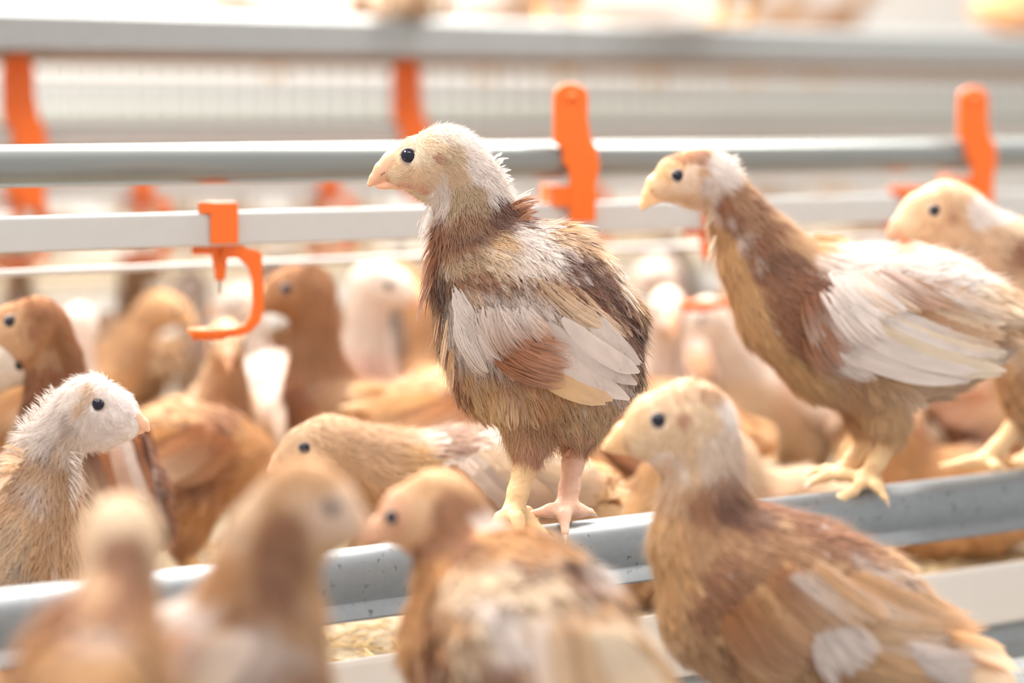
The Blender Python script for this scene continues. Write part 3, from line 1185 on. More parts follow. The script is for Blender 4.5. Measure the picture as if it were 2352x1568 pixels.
# ------------------------------------------------------------------ birds traced one by one
# chain point: (pixel u, pixel v, depth from the anchor plane in metres, radius in pixels, station: -1 face .. 0 skull .. 1 neck .. 2 shoulder .. 5 rump, 6 thigh)
A = dict(seed=5, detail=1.0, h=0.0026, k=11, messy=1.15, base=TAN, squash=0.80,
    chains=[
        [(905, 388, 0, 24, -1), (952, 372, 0, 46, -.6), (1018, 372, 0, 72, 0), (1040, 372, 0, 70, .1)],
        [(925, 410, 0, 18, -.9), (990, 412, 0, 44, -.3), (1030, 400, 0, 55, .1)],
        [(1018, 372, 0, 72, 0), (1072, 412, 0, 62, .5), (1088, 470, 0, 78, 1.0), (1095, 540, 0.0, 94, 1.7), (1150, 640, 0, 150, 2.3), (1230, 700, 0, 182, 3.0), (1265, 780, 0, 180, 3.8), (1290, 860, 0, 140, 5)],
        [(1080, 620, 0, 90, 2.1), (1100, 760, 0, 92, 2.6), (1140, 860, 0, 92, 3.2), (1230, 900, 0, 105, 5.6)],
        [(1270, 640, 0, 110, 2.6), (1370, 740, 0, 95, 3.6), (1410, 840, 0, 58, 5)],
        [(1205, 900, -0.012, 82, 5.6), (1215, 980, -0.014, 50, 6), (1213, 1035, -0.014, 31, 6.4)],
        [(1330, 900, 0.012, 72, 5.6), (1328, 975, 0.012, 42, 6), (1322, 1020, 0.012, 28, 6.4)],
    ],
    blobs=[
        (1000, 370, 130, 120, 0, srgb(232, 216, 192)), (905, 330, 34, 60, 20, BUFF, .55), (1010, 310, 70, 34, 0, CREAM, .8), (1120, 375, 62, 100, -24, WHITE, 1), (1060, 310, 60, 40, 20, WHITE, .7),  # white on nape and back of crown: backlit rim painted into the plumage
        (998, 360, 13, 15, 0, EAR, .85), (1030, 370, 40, 40, 0, srgb(206, 180, 144), .6), (1000, 405, 70, 36, 0, PALE, .5), (930, 405, 44, 44, 0, PALE, .7), (945, 425, 45, 9, 6, PINK, .8),
        (1060, 470, 70, 50, 0, srgb(204, 178, 146)), (1150, 440, 26, 40, -20, WHITE, .8), (1110, 500, 90, 34, -12, BROWN, .8), (1170, 490, 60, 32, 10, MAROON, .95), (1000, 460, 22, 60, 0, WHITE, .95), (1090, 535, 90, 22, -14, MAROON, .8), (985, 530, 16, 50, 0, WHITE, .7),  # white down the neck front and nape edge paints in the rim light
        (990, 640, 45, 150, 5, BROWN), (1030, 700, 24, 190, -8, DARK, .9), (1045, 850, 24, 100, -8, RUST, .8), (1010, 560, 34, 50, 10, BROWN), (985, 700, 20, 130, -6, TAN, .7),
        (1100, 600, 85, 45, -10, srgb(190, 162, 130)), (1060, 560, 30, 30, 0, BROWN, .6), (1180, 575, 90, 58, 0, CREAM), (1140, 550, 40, 30, 0, BUFF, .8), (1260, 565, 100, 42, 24, WHITE), (1210, 600, 60, 44, 10, WHITE, .7), (1330, 555, 90, 34, 30, PALE), (1320, 530, 80, 18, 22, BROWN, .55), (1400, 600, 60, 24, 48, CREAM),
        (1130, 640, 100, 18, 4, BROWN, .95), (1160, 650, 50, 10, 0, DARK, .6), (1290, 655, 90, 32, 14, BROWN, .8), (1360, 640, 105, 30, 38, MAROON, .95), (1430, 720, 90, 30, 62, MAROON, .95), (1462, 800, 22, 90, 0, DARK, .8), (1440, 640, 60, 12, 55, CREAM, .8),
        (1130, 750, 105, 100, 0, GREYW), (1060, 730, 40, 80, 0, WHITE, .9), (1080, 680, 20, 26, 0, PALE, .7), (1120, 690, 16, 24, 0, CREAM, .7), (1220, 700, 110, 40, 10, GREYW), (1200, 740, 60, 26, 0, WHITE, .7), (1330, 720, 110, 40, 38, GREYW), (1320, 700, 50, 12, 40, PALE, .6),
        (1215, 805, 70, 52, 25, RUST, .95), (1180, 800, 26, 40, 0, BROWN, .5), (1300, 830, 100, 26, 28, BUFF, .6), (1370, 820, 95, 36, 38, GREYW), (1150, 850, 40, 14, 20, BROWN, .7),
        (1190, 960, 130, 110, 0, srgb(214, 168, 122)), (1240, 970, 60, 36, 40, BROWN, .55), (1120, 920, 50, 70, -10, BUFF, .9), (1180, 900, 30, 50, -20, PALE, .5), (1350, 940, 90, 60, 0, srgb(206, 176, 140), .8), (1215, 1040, 50, 40, 0, PINK, .8), (1325, 1010, 50, 50, 0, srgb(206, 150, 124), .7),
    ],
    eye=(940, 357, 0, 18.5),
    nostril=(880, 398, 0),
    beak=([(928, 366, 0, 36), (905, 376, 0, 31), (880, 392, 0, 22), (860, 410, 0, 12), (850, 422, 0, 7)], [(952, 419, 0, 11), (915, 422.5, 0, 12), (884, 426, 0, 8.2), (868, 428.5, 0, 5)]),
    wing=[
        ((1290, 640), (1400, 700), (1440, 770), (1475, 850), 6, 34, MAROON, .003, 'plume'),
        ((1215, 620), (1310, 650), (1400, 750), (1450, 790), 4, 46, PALE, .004, 'plume'),
        ((1300, 680), (1330, 680), (1452, 810), (1462, 840), 2, 50, GREYW, .0045),
        ((1250, 730), (1280, 720), (1446, 868), (1458, 856), 2, 50, GREYW, .0055),
        ((1200, 765), (1225, 745), (1420, 902), (1436, 892), 2, 46, GREYW, .0065),
        ((1190, 815), (1200, 790), (1375, 905), (1395, 902), 2, 44, BUFF, .0072),
        ((1140, 800), (1160, 740), (1290, 858), (1310, 800), 6, 56, RUST, .0092, 'plume'),
        ((1060, 690), (1200, 690), (1120, 830), (1260, 770), 12, 54, None, .0085, 'plume'),
        ((1050, 640), (1060, 760), (1110, 740), (1130, 850), 8, 46, None, .0075, 'plume'),
    ],
    loose={
        'tail': [((1390, 760), (1380, 880), (1478, 800), (1450, 930), 9, 34, -.02, .02, MAROON), ((1400, 700), (1420, 780), (1490, 790), (1480, 870), 6, 22, -.02, .03, PALE)],
        'ruff': [((1165, 470), (1180, 520), (1235, 448), (1225, 500), 16, 15, -.018, .018, BROWN), ((1175, 500), (1190, 530), (1240, 500), (1260, 530), 9, 13, -.018, .018, MAROON),
                 ((1230, 530), (1320, 560), (1360, 516), (1430, 605), 12, 14, -.02, .02, PALE), ((1390, 590), (1440, 720), (1440, 640), (1488, 790), 22, 7, -.03, .02, WHITE), ((1250, 530), (1300, 530), (1340, 512), (1365, 530), 8, 12, -.02, .02, TAN), ((1130, 360), (1160, 430), (1150, 350), (1182, 430), 40, 4, -.012, .012, WHITE), ((985, 460), (990, 540), (965, 520), (962, 570), 30, 4, -.012, .012, WHITE), ((1180, 470), (1190, 480), (1225, 440), (1230, 470), 9, 6, -.01, .01, WHITE),  # white nape and throat wisps carry the backlit rim in their colour
                 ((1000, 540), (1000, 640), (968, 620), (966, 740), 14, 16, -.03, .02, BROWN), ((1010, 680), (1040, 800), (1000, 780), (1040, 900), 12, 18, -.03, .02, TAN)],
    },
    legs=[
        dict(pts=[(1216, 1020, -.014, 0), (1204, 1080, -.014, 0), (1190, 1130, -.016, 0), (1180, 1172, -.018, 0)], r=(27, 20, 14), mat=M_LEG,
             toes=[[(1180, 1172, -.018), (1215, 1195, -.012), (1250, 1225, -.018)], [(1180, 1172, -.018), (1150, 1190, -.026), (1130, 1215, -.034)], [(1178, 1172, -.018), (1190, 1190, -.032), (1195, 1230, -.038)], [(1184, 1170, -.016), (1210, 1178, .0), (1228, 1188, .008)]]),
        dict(pts=[(1324, 1010, .012, 0), (1316, 1065, .010, 0), (1308, 1120, .006, 0), (1300, 1160, .002, 0)], r=(25, 20, 13.5), mat=M_LEGP,
             toes=[[(1300, 1160, .002), (1296, 1184, -.010), (1298, 1222, -.018)], [(1300, 1164, .002), (1264, 1172, -.006), (1222, 1180, -.006)], [(1302, 1164, .002), (1330, 1172, .004), (1356, 1176, .008)], [(1300, 1162, .002), (1300, 1172, .014), (1296, 1186, .024)]]),
    ],
)
o = traced('pullet', 1.53, (1290, 1197), A)
tag(o, 'sharp mottled pullet with cream head and ragged white and maroon feathers standing on the perch', 'chicken')

def ground(S, D, z):
    """lengthen the lower legs of a sheet so that its feet meet height z at distance D"""
    vf = VPY + (CAM[2] - z) / D * math.hypot(F, H / 2 - VPY)
    for lg in S['legs']:
        d = vf - 6 - lg['pts'][-1][1]
        n = len(lg['pts'])
        lg['pts'] = [(p[0], p[1] + d * i / (n - 1), *p[2:]) for i, p in enumerate(lg['pts'])]
        lg['toes'] = [[(p[0], p[1] + d, *p[2:]) for p in t] for t in lg['toes']]
    return S
LEDGE = -0.115
m = MB()
m.box((-1.4, -0.42, LEDGE - 0.02), (1.6, -0.085, LEDGE))
o = m.build('front_ledge', M_GALV_DULL)
tag(o, 'steel ledge the nearest blurred pullets stand on, below the frame', 'ledge')
B = dict(seed=8, detail=0.9, h=0.0028, k=10, messy=0.85, base=TAN, squash=0.78,
    chains=[
        [(1518, 428, 0, 24, -1), (1550, 408, 0, 42, -.6), (1608, 402, 0, 55, 0), (1635, 405, 0, 54, .1)],
        [(1535, 440, 0, 18, -.9), (1590, 436, 0, 32, -.3), (1625, 425, 0, 44, .1)],
        [(1608, 402, 0, 55, 0), (1662, 438, 0, 46, .6), (1698, 505, 0, 62, 1.0), (1748, 575, 0, 82, 1.7), (1808, 655, 0, 112, 2.3), (1900, 712, 0, 150, 3.0), (2010, 748, 0, 176, 3.8), (2120, 748, 0, 165, 4.4), (2215, 742, 0, 112, 5), (2300, 738, 0, 62, 5.3)],
        [(1730, 600, 0, 78, 1.9), (1790, 720, 0, 92, 2.6), (1890, 810, 0, 100, 3.2), (1990, 850, 0, 105, 5.6)],
        [(2020, 860, -.014, 92, 5.6), (2035, 940, -.016, 50, 6), (2048, 990, -.016, 30, 6.4)],
        [(1980, 880, .014, 85, 5.6), (1990, 950, .016, 46, 6), (2005, 985, .016, 27, 6.4)],
    ],
    blobs=[
        (1580, 410, 110, 90, 0, srgb(238, 216, 196)), (1545, 375, 60, 26, -35, BUFF, .8), (1600, 362, 75, 17, 0, RUST, .75), (1500, 425, 40, 50, 0, BUFF, .5), (1665, 385, 34, 48, -25, WHITE),
        (1610, 400, 14, 13, 0, TAN, .8), (1630, 440, 40, 36, 0, GREYW, .9), (1560, 450, 70, 18, 5, PALE, .9),
        (1700, 490, 68, 62, 30, BROWN), (1750, 580, 72, 75, 40, BROWN), (1690, 555, 18, 34, 20, WHITE, .8), (1720, 520, 14, 12, 40, GREYW, .6), (1735, 590, 10, 16, 0, WHITE, .6), (1675, 505, 8, 12, 0, WHITE, .6), (1780, 620, 40, 30, 30, DARK, .4), (1715, 470, 30, 60, -30, TAN, .5), (1640, 500, 16, 20, 0, WHITE, .6),
        (1700, 660, 45, 150, -22, BUFF), (1800, 820, 120, 60, 42, BUFF), (1870, 560, 90, 36, 12, TAN), (1930, 575, 60, 26, 15, BUFF, .8), (1800, 640, 60, 50, 0, BROWN, .8),
        (1850, 690, 95, 85, 25, BROWN, .95), (1800, 600, 50, 26, 0, DARK, .35), (1860, 770, 60, 90, -40, BROWN, .9), (1880, 670, 40, 60, -20, MAROON, .5),
        (2010, 620, 150, 50, 14, WHITE), (1960, 660, 80, 50, 50, WHITE), (2200, 630, 140, 45, 22, WHITE), (2080, 690, 110, 30, 20, PALE, .9), (2140, 690, 130, 26, 25, BROWN, .8), (2200, 760, 60, 30, 40, BROWN, .8), (2000, 740, 90, 30, 22, BROWN, .9),
        (1930, 800, 70, 60, 20, GREYW, .9), (2080, 770, 170, 62, 18, WHITE), (2150, 820, 150, 50, 8, GREYW, .9), (2290, 700, 80, 60, 20, CREAM), (2330, 680, 70, 60, 0, PALE),
        (2050, 900, 160, 55, -6, TAN), (2150, 890, 130, 60, -10, PALE, .85), (2030, 960, 60, 50, 0, BUFF),
    ],
    eye=(1554, 402, 0, 14.5), nostril=(1496, 436, 0), beakmat=M_BEAKY,
    beak=([(1524, 412, 0, 28), (1506, 424, 0, 22), (1490, 446, 0, 14), (1478, 468, 0, 8), (1474, 478, 0, 5)], [(1545, 450, 0, 12), (1515, 453, 0, 11), (1494, 464, 0, 7), (1484, 474, 0, 4)]),
    wing=[
        ((1990, 640), (2120, 640), (2250, 720), (2330, 720), 7, 40, None, .003, 'plume'),
        ((1970, 700), (2060, 670), (2270, 800), (2290, 740), 5, 40, None, .004),
        ((1950, 760), (1980, 700), (2280, 858), (2290, 800), 6, 40, CREAM, .005),
        ((1910, 790), (1940, 740), (2180, 862), (2240, 840), 5, 40, GREYW, .0062),
        ((1830, 680), (1900, 640), (1880, 800), (2010, 760), 9, 40, None, .0085, 'plume'), ((1840, 760), (1850, 700), (1900, 850), (1930, 800), 5, 40, BROWN, .0090, 'plume'),
        ((1880, 620), (2020, 610), (2000, 720), (2160, 690), 9, 38, None, .0075, 'plume'),
        ((1890, 800), (1850, 720), (1990, 856), (1960, 820), 5, 38, GREYW, .008, 'plume'),
    ],
    loose={'tail': [((2240, 690), (2260, 780), (2352, 700), (2360, 800), 12, 34, -.02, .02, PALE), ((2250, 650), (2260, 700), (2340, 668), (2370, 720), 8, 30, -.02, .02, CREAM)],
           'ruff': [((1640, 470), (1650, 560), (1620, 520), (1628, 620), 10, 12, -.02, .01, CREAM), ((1860, 545), (1900, 560), (1950, 545), (1965, 575), 8, 20, -.015, .015, BUFF), ((1650, 370), (1690, 400), (1690, 350), (1712, 395), 12, 5, -.01, .01, WHITE)]},
    legs=[
        dict(pts=[(2062, 960, -.016, 0), (2044, 1010, -.014, 0), (2014, 1060, -.010, 0), (1988, 1098, -.006, 0)], r=(27, 17, 12), mat=M_LEG,
             toes=[[(1988, 1098, -.006), (1960, 1126, -.016), (1930, 1146, -.020), (1897, 1170, -.024)], [(1990, 1098, -.006), (2016, 1116, -.018), (2034, 1144, -.024)], [(1986, 1096, -.006), (1940, 1088, -.002), (1895, 1092, .0), (1866, 1106, -.004)], [(1990, 1096, -.004), (2012, 1100, .010), (2022, 1108, .018)]]),
        dict(pts=[(2012, 965, .016, 0), (1988, 1010, .016, 0), (1956, 1056, .014, 0), (1930, 1088, .012, 0)], r=(22, 16, 11), mat=M_LEG,
             toes=[[(1930, 1088, .012), (1896, 1096, .004), (1858, 1112, -.002)], [(1932, 1086, .012), (1900, 1078, .016), (1870, 1082, .02)], [(1934, 1088, .012), (1960, 1096, .006), (1980, 1108, .0)], [(1930, 1086, .014), (1950, 1090, .024), (1960, 1096, .03)]]),
    ],
)
o = traced('pullet', 1.675, (1975, 1100), B)
tag(o, 'second pullet on the perch, long brown neck stretched left and white wing patches', 'chicken')

Cc_ = dict(seed=12, detail=0.6, h=0.0032, k=11, messy=.9, base=CREAM, squash=.8,
    chains=[
        [(2080, 512, 0, 24, -1), (2112, 495, 0, 44, -.6), (2168, 488, 0, 62, 0), (2200, 495, 0, 60, .1)],
        [(2100, 530, 0, 16, -.9), (2160, 520, 0, 38, -.3), (2200, 515, 0, 50, .1)],
        [(2180, 490, 0, 60, 0), (2240, 535, 0, 58, .7), (2290, 590, .0, 90, 1.6), (2370, 650, 0, 130, 2.5), (2450, 720, 0, 165, 3.5), (2560, 760, 0, 150, 4.5), (2660, 760, 0, 80, 5)],
        [(2370, 720, 0, 120, 2.6), (2410, 830, 0, 130, 3.4), (2400, 890, 0, 90, 5.6), (2370, 950, 0, 45, 6.2)],
        [(2420, 870, .02, 90, 5.6), (2425, 955, .02, 42, 6.2)],
    ],
    blobs=[(2160, 480, 140, 90, 0, srgb(236, 208, 176)), (2170, 480, 90, 40, 0, TAN, .5), (2180, 500, 16, 14, 0, EAR, .6), (2270, 480, 50, 40, 30, WHITE), (2290, 600, 70, 80, 0, PALE), (2340, 600, 40, 55, 0, BROWN), (2330, 750, 70, 140, 0, PALE), (2330, 900, 80, 80, 0, GOLD, .9), (2400, 700, 60, 60, 0, WHITE)],
    eye=(2138, 481, 0, 14), beak=([(2088, 505, 0, 30), (2066, 518, 0, 22), (2048, 534, 0, 11), (2042, 541, 0, 6)], [(2104, 536, 0, 13), (2074, 537, 0, 10), (2054, 543, 0, 5)]),
    wing=[((2360, 640), (2440, 640), (2500, 760), (2600, 760), 8, 40, None, .006)],
    legs=[dict(pts=[(2362, 930, 0, 0), (2330, 985, 0, 0), (2290, 1030, 0, 0), (2262, 1056, 0, 0)], r=(26, 17, 12), mat=M_LEG,
               toes=[[(2262, 1056, 0), (2220, 1062, 0), (2166, 1072, 0)], [(2264, 1056, 0), (2290, 1072, -.014), (2312, 1086, -.018)], [(2262, 1056, 0), (2240, 1062, .012), (2214, 1068, .02)], [(2266, 1054, 0), (2300, 1058, .01), (2325, 1062, .014)]]),
          dict(pts=[(2425, 950, .02, 0), (2410, 1000, .02, 0), (2380, 1040, .02, 0), (2366, 1050, .02, 0)], r=(24, 16, 11), mat=M_LEG,
               toes=[[(2366, 1050, .02), (2340, 1058, .014), (2318, 1074, .01)], [(2366, 1050, .02), (2350, 1070, .0), (2344, 1092, -.006)], [(2368, 1050, .02), (2390, 1056, .03), (2410, 1062, .034)]])])
o = traced('pullet', 1.775, (2300, 1058), Cc_)
tag(o, 'rightmost perched pullet, cream head peeping over the back of the long-necked one', 'chicken')

Dd = dict(seed=14, detail=0.55, h=0.0030, k=14, messy=.8, base=TAN, squash=.85,
    chains=[
        [(1458, 1000, 0, 34, -1), (1500, 975, 0, 62, -.6), (1582, 968, 0, 84, 0), (1600, 975, 0, 82, .1)],
        [(1475, 1025, 0, 24, -.9), (1560, 1020, 0, 60, -.3), (1595, 1000, 0, 70, .1)],
        [(1590, 972, 0, 84, 0), (1618, 1060, 0, 80, .6), (1615, 1150, 0, 92, 1.1), (1630, 1240, 0, 118, 1.8), (1710, 1330, 0, 180, 2.5), (1820, 1390, 0, 200, 3.2), (1940, 1440, 0, 190, 3.9), (2070, 1500, 0, 140, 4.6), (2190, 1540, 0, 82, 5)],
        [(1600, 1250, 0, 100, 2), (1660, 1400, 0, 140, 2.8), (1780, 1500, 0, 130, 3.6), (1850, 1540, 0, 110, 5.6)],
        [(1800, 1540, -.02, 90, 5.6), (1800, 1620, -.02, 50, 6.3)],
        [(1880, 1540, .02, 90, 5.6), (1880, 1620, .02, 50, 6.3)],
    ],
    blobs=[(1580, 980, 150, 120, 0, srgb(232, 208, 178)), (1560, 905, 90, 30, 0, PALE, .8), (1640, 910, 60, 22, 20, BROWN, .5), (1680, 960, 34, 50, -15, WHITE, .9), (1570, 975, 16, 18, 0, EAR, .7), (1450, 960, 50, 50, -40, BUFF, .5),
           (1530, 1085, 45, 40, 0, WHITE, .8), (1660, 1060, 60, 90, 0, GREYW, .6), (1640, 1150, 70, 60, 0, BROWN, .75), (1530, 1150, 40, 90, 0, PALE, .8), (1530, 1300, 50, 140, 0, BUFF, .8),
           (1700, 1180, 70, 40, 25, MAROON, .8), (1850, 1200, 160, 32, 28, BROWN, .9), (1640, 1350, 60, 90, 20, BROWN, .8), (1750, 1260, 100, 60, 20, RUST, .4), (1800, 1340, 60, 34, 15, BROWN, .8), (1760, 1450, 90, 60, 10, GOLD, .6),
           (1900, 1240, 130, 44, 30, BROWN, .85), (1700, 1450, 50, 80, 20, BROWN, .8), (2000, 1310, 90, 22, 32, GREYW, .7), (1880, 1390, 70, 60, -35, GREYW, .9), (1860, 1440, 34, 60, 0, WHITE, .7), (2080, 1430, 130, 26, 22, PALE, .8), (2180, 1470, 120, 26, 20, WHITE, .85), (1950, 1530, 150, 60, 0, TAN), (1880, 1560, 80, 60, 0, BROWN, .5), (2290, 1500, 90, 60, 45, PALE)],
    eye=(1510, 957, 0, 19), beak=([(1466, 985, 0, 42), (1436, 1000, 0, 32), (1404, 1020, 0, 16), (1388, 1030, 0, 8)], [(1490, 1028, 0, 18), (1440, 1030, 0, 15), (1406, 1034, 0, 7)]), beakmat=M_BEAKY,
    wing=[((1800, 1290), (1960, 1290), (2060, 1400), (2240, 1450), 9, 60, None, .004, 'plume'), ((1820, 1380), (1900, 1340), (2190, 1500), (2250, 1430), 9, 56, None, .0055, 'plume'), ((1800, 1450), (1840, 1380), (2130, 1560), (2190, 1500), 8, 56, None, .007, 'plume'), ((1640, 1380), (1780, 1260), (1780, 1520), (1960, 1400), 16, 60, None, .0085, 'plume'), ((1760, 1300), (1850, 1260), (1900, 1420), (2020, 1380), 9, 54, None, .0095, 'plume'), ((1835, 1400), (1900, 1370), (1900, 1530), (1990, 1450), 6, 56, GREYW, .0115, 'plume'), ((2040, 1440), (2070, 1480), (2235, 1488), (2215, 1540), 5, 46, GREYW, .010, 'plume')],
    loose={'tail': [((2120, 1470), (2140, 1540), (2330, 1520), (2340, 1590), 14, 50, -.03, .03, PALE), ((2150, 1450), (2180, 1500), (2300, 1480), (2320, 1540), 8, 40, -.03, .03, TAN)]},
    legs=[dict(pts=[(1800, 1610, -.02, 0), (1795, 1700, -.02, 0), (1790, 1780, -.02, 0)], r=(34, 24, 16), toes=[[(1790, 1780, -.02), (1730, 1800, -.02), (1690, 1806, -.02)], [(1790, 1780, -.02), (1800, 1796, -.05)], [(1790, 1780, -.02), (1840, 1796, 0)]]),
          dict(pts=[(1880, 1610, .02, 0), (1875, 1700, .02, 0), (1870, 1770, .02, 0)], r=(34, 24, 16), toes=[[(1870, 1770, .02), (1810, 1786, .02), (1780, 1790, .02)], [(1870, 1770, .02), (1880, 1780, -.01)], [(1870, 1770, .02), (1920, 1784, .04)]])])
o = traced('pullet', 1.36, (1840, 1795), ground(Dd, 1.36, LEDGE))
tag(o, 'large tan pullet in front of the perch at lower right, cream head turned left', 'chicken')

E = dict(seed=21, detail=0.45, h=0.0032, k=15, messy=.8, base=TAN, squash=.95, lat=(-.35, .94, 0), hlat=(0, 1, 0),
    chains=[
        [(898, 1205, 0, 28, -1), (930, 1182, 0, 52, -.6), (1000, 1172, 0, 78, 0), (1025, 1180, 0, 78, .1)],
        [(915, 1225, 0, 20, -.9), (980, 1210, 0, 52, -.3), (1030, 1200, 0, 66, .1)],
        [(1015, 1175, 0, 78, 0), (1045, 1240, 0, 82, .8), (1090, 1310, -.01, 105, 1.6), (1170, 1400, -.03, 180, 2.5), (1220, 1500, -.05, 230, 3.5), (1330, 1580, -.08, 170, 4.5), (1440, 1640, -.12, 90, 5)],
        [(1060, 1350, 0, 110, 2), (1075, 1470, -.01, 150, 2.8), (1130, 1600, -.02, 170, 3.6)],
        [(1150, 1620, 0, 110, 5.6), (1150, 1720, 0, 60, 6.3)],
        [(1290, 1640, -.02, 110, 5.6), (1290, 1740, -.02, 60, 6.3)],
    ],
    blobs=[(960, 1180, 130, 110, 0, srgb(226, 186, 146)), (1000, 1115, 90, 30, 10, TAN, .8), (1060, 1200, 65, 80, -25, BROWN, .7), (1010, 1260, 90, 45, -20, BROWN, .8), (960, 1180, 50, 40, 0, PALE, .6), (880, 1190, 50, 60, 0, PINK, .5),
           (980, 1330, 90, 60, -10, GOLD, .9), (930, 1450, 60, 150, 5, GOLD, .9), (985, 1520, 30, 110, 8, RUST, .6), (1180, 1250, 100, 40, 15, GOLD, .9), (1200, 1300, 110, 16, 4, MAROON, .9), (1320, 1330, 60, 24, 50, MAROON, .8), (1120, 1190, 50, 30, 0, WHITE, .8),
           (1100, 1350, 110, 50, -15, CREAM), (1230, 1360, 130, 50, 20, CREAM), (1130, 1450, 70, 90, 0, WHITE), (1060, 1500, 40, 90, 10, CREAM), (1370, 1310, 60, 40, 50, WHITE), (1300, 1430, 50, 90, -20, PALE), (1380, 1400, 60, 60, 45, TAN, .8), (1440, 1450, 70, 60, 40, CREAM), (1120, 1540, 60, 50, 0, BROWN, .8), (1260, 1520, 50, 90, -10, GREYW, .9), (1340, 1540, 30, 70, -10, BROWN, .6), (1430, 1560, 90, 60, 40, CREAM)],
    eye=(903, 1180, 0, 18), lidmat=M_LID, beak=([(905, 1195, 0, 36), (876, 1210, 0, 28), (846, 1228, 0, 15), (832, 1236, 0, 8)], [(930, 1228, 0, 16), (880, 1234, 0, 12), (846, 1242, 0, 6)]),
    wing=[((1120, 1340), (1280, 1380), (1180, 1620), (1380, 1620), 9, 80, None, .006), ((1080, 1340), (1220, 1360), (1090, 1520), (1290, 1540), 8, 70, None, .009)],
    loose={'tail': [((1350, 1480), (1300, 1580), (1520, 1560), (1440, 1680), 12, 60, -.10, -.05, CREAM)]},
    legs=[dict(pts=[(1150, 1710, 0, 0), (1150, 1790, 0, 0), (1150, 1850, 0, 0)], r=(36, 26, 17), toes=[[(1150, 1850, 0), (1100, 1865, 0.01)], [(1150, 1850, 0), (1160, 1870, -.02)], [(1150, 1850, 0), (1200, 1865, .01)]]),
          dict(pts=[(1290, 1730, -.02, 0), (1290, 1790, -.01, 0), (1290, 1850, 0, 0)], r=(36, 26, 17), toes=[[(1290, 1850, 0), (1240, 1865, 0.01)], [(1290, 1850, 0), (1300, 1870, -.02)], [(1290, 1850, 0), (1340, 1865, .01)]])])
o = traced('pullet', 1.25, (1220, 1862), ground(E, 1.25, LEDGE))
tag(o, 'blurred tan and white pullet in front at bottom centre, seen from behind, looking left', 'chicken')

Ff = dict(seed=23, detail=0.35, h=0.0036, k=16, messy=.8, base=TAN, squash=.85,
    chains=[
        [(800, 1190, 0, 30, -1), (765, 1168, 0, 56, -.6), (700, 1155, 0, 84, 0), (682, 1165, 0, 82, .1)],
        [(790, 1215, 0, 24, -.9), (720, 1205, 0, 66, -.3), (690, 1190, 0, 80, .1)],
        [(690, 1160, 0, 84, 0), (640, 1225, 0, 90, .8), (610, 1320, 0, 106, 1.4), (585, 1430, 0, 140, 2.1), (520, 1540, .0, 180, 3.0), (400, 1580, .015, 165, 4.2), (300, 1610, .03, 100, 5)],
        [(620, 1430, 0, 120, 2.2), (600, 1560, 0, 150, 3), (580, 1680, 0, 130, 3.8)],
        [(560, 1700, 0, 110, 5.6), (560, 1800, 0, 60, 6.3)],
        [(470, 1700, .02, 110, 5.6), (470, 1800, .02, 60, 6.3)],
    ],
    blobs=[(720, 1160, 140, 110, 0, PALE), (700, 1090, 90, 40, 0, TAN), (760, 1180, 60, 60, 0, srgb(226, 200, 180), .9), (620, 1200, 70, 80, 0, TAN), (650, 1280, 60, 120, 8, BROWN, .85), (540, 1180, 60, 130, 20, CREAM, .9), (520, 1290, 50, 80, 0, GOLD, .7), (620, 1390, 100, 34, 0, BROWN, .6),
           (400, 1440, 130, 70, -20, WHITE), (330, 1420, 90, 70, 0, WHITE), (600, 1490, 130, 70, 0, GREYW, .9), (680, 1560, 70, 60, 0, BROWN, .6), (350, 1560, 100, 70, 0, PINK, .7), (480, 1560, 80, 60, 0, CREAM)],
    eye=(765, 1155, 0, 20), beak=([(798, 1180, 0, 36), (822, 1196, 0, 28), (846, 1215, 0, 15), (858, 1226, 0, 8)], [(770, 1222, 0, 18), (820, 1226, 0, 13), (846, 1232, 0, 6)]),
    wing=[((560, 1420), (480, 1440), (420, 1640), (260, 1560), 8, 80, None, .006), ((600, 1430), (480, 1430), (500, 1560), (380, 1520), 7, 80, None, .009)],
    loose={'tail': [((300, 1560), (280, 1640), (180, 1600), (170, 1680), 8, 60, .02, .05, CREAM)]},
    legs=[dict(pts=[(560, 1790, 0, 0), (560, 1880, 0, 0), (560, 1950, 0, 0)], r=(38, 28, 18), toes=[[(560, 1950, 0), (620, 1965, 0)], [(560, 1950, 0), (560, 1970, -.02)], [(560, 1950, 0), (500, 1965, 0)]]),
          dict(pts=[(470, 1790, .02, 0), (470, 1880, .01, 0), (470, 1950, 0, 0)], r=(38, 28, 18), toes=[[(470, 1950, 0), (530, 1965, 0)], [(470, 1950, 0), (470, 1970, -.02)], [(470, 1950, 0), (410, 1965, 0)]])])
o = traced('pullet', 1.09, (520, 1962), ground(Ff, 1.09, LEDGE))
tag(o, 'very blurred pullet in front with tall brown neck, head turned right', 'chicken')

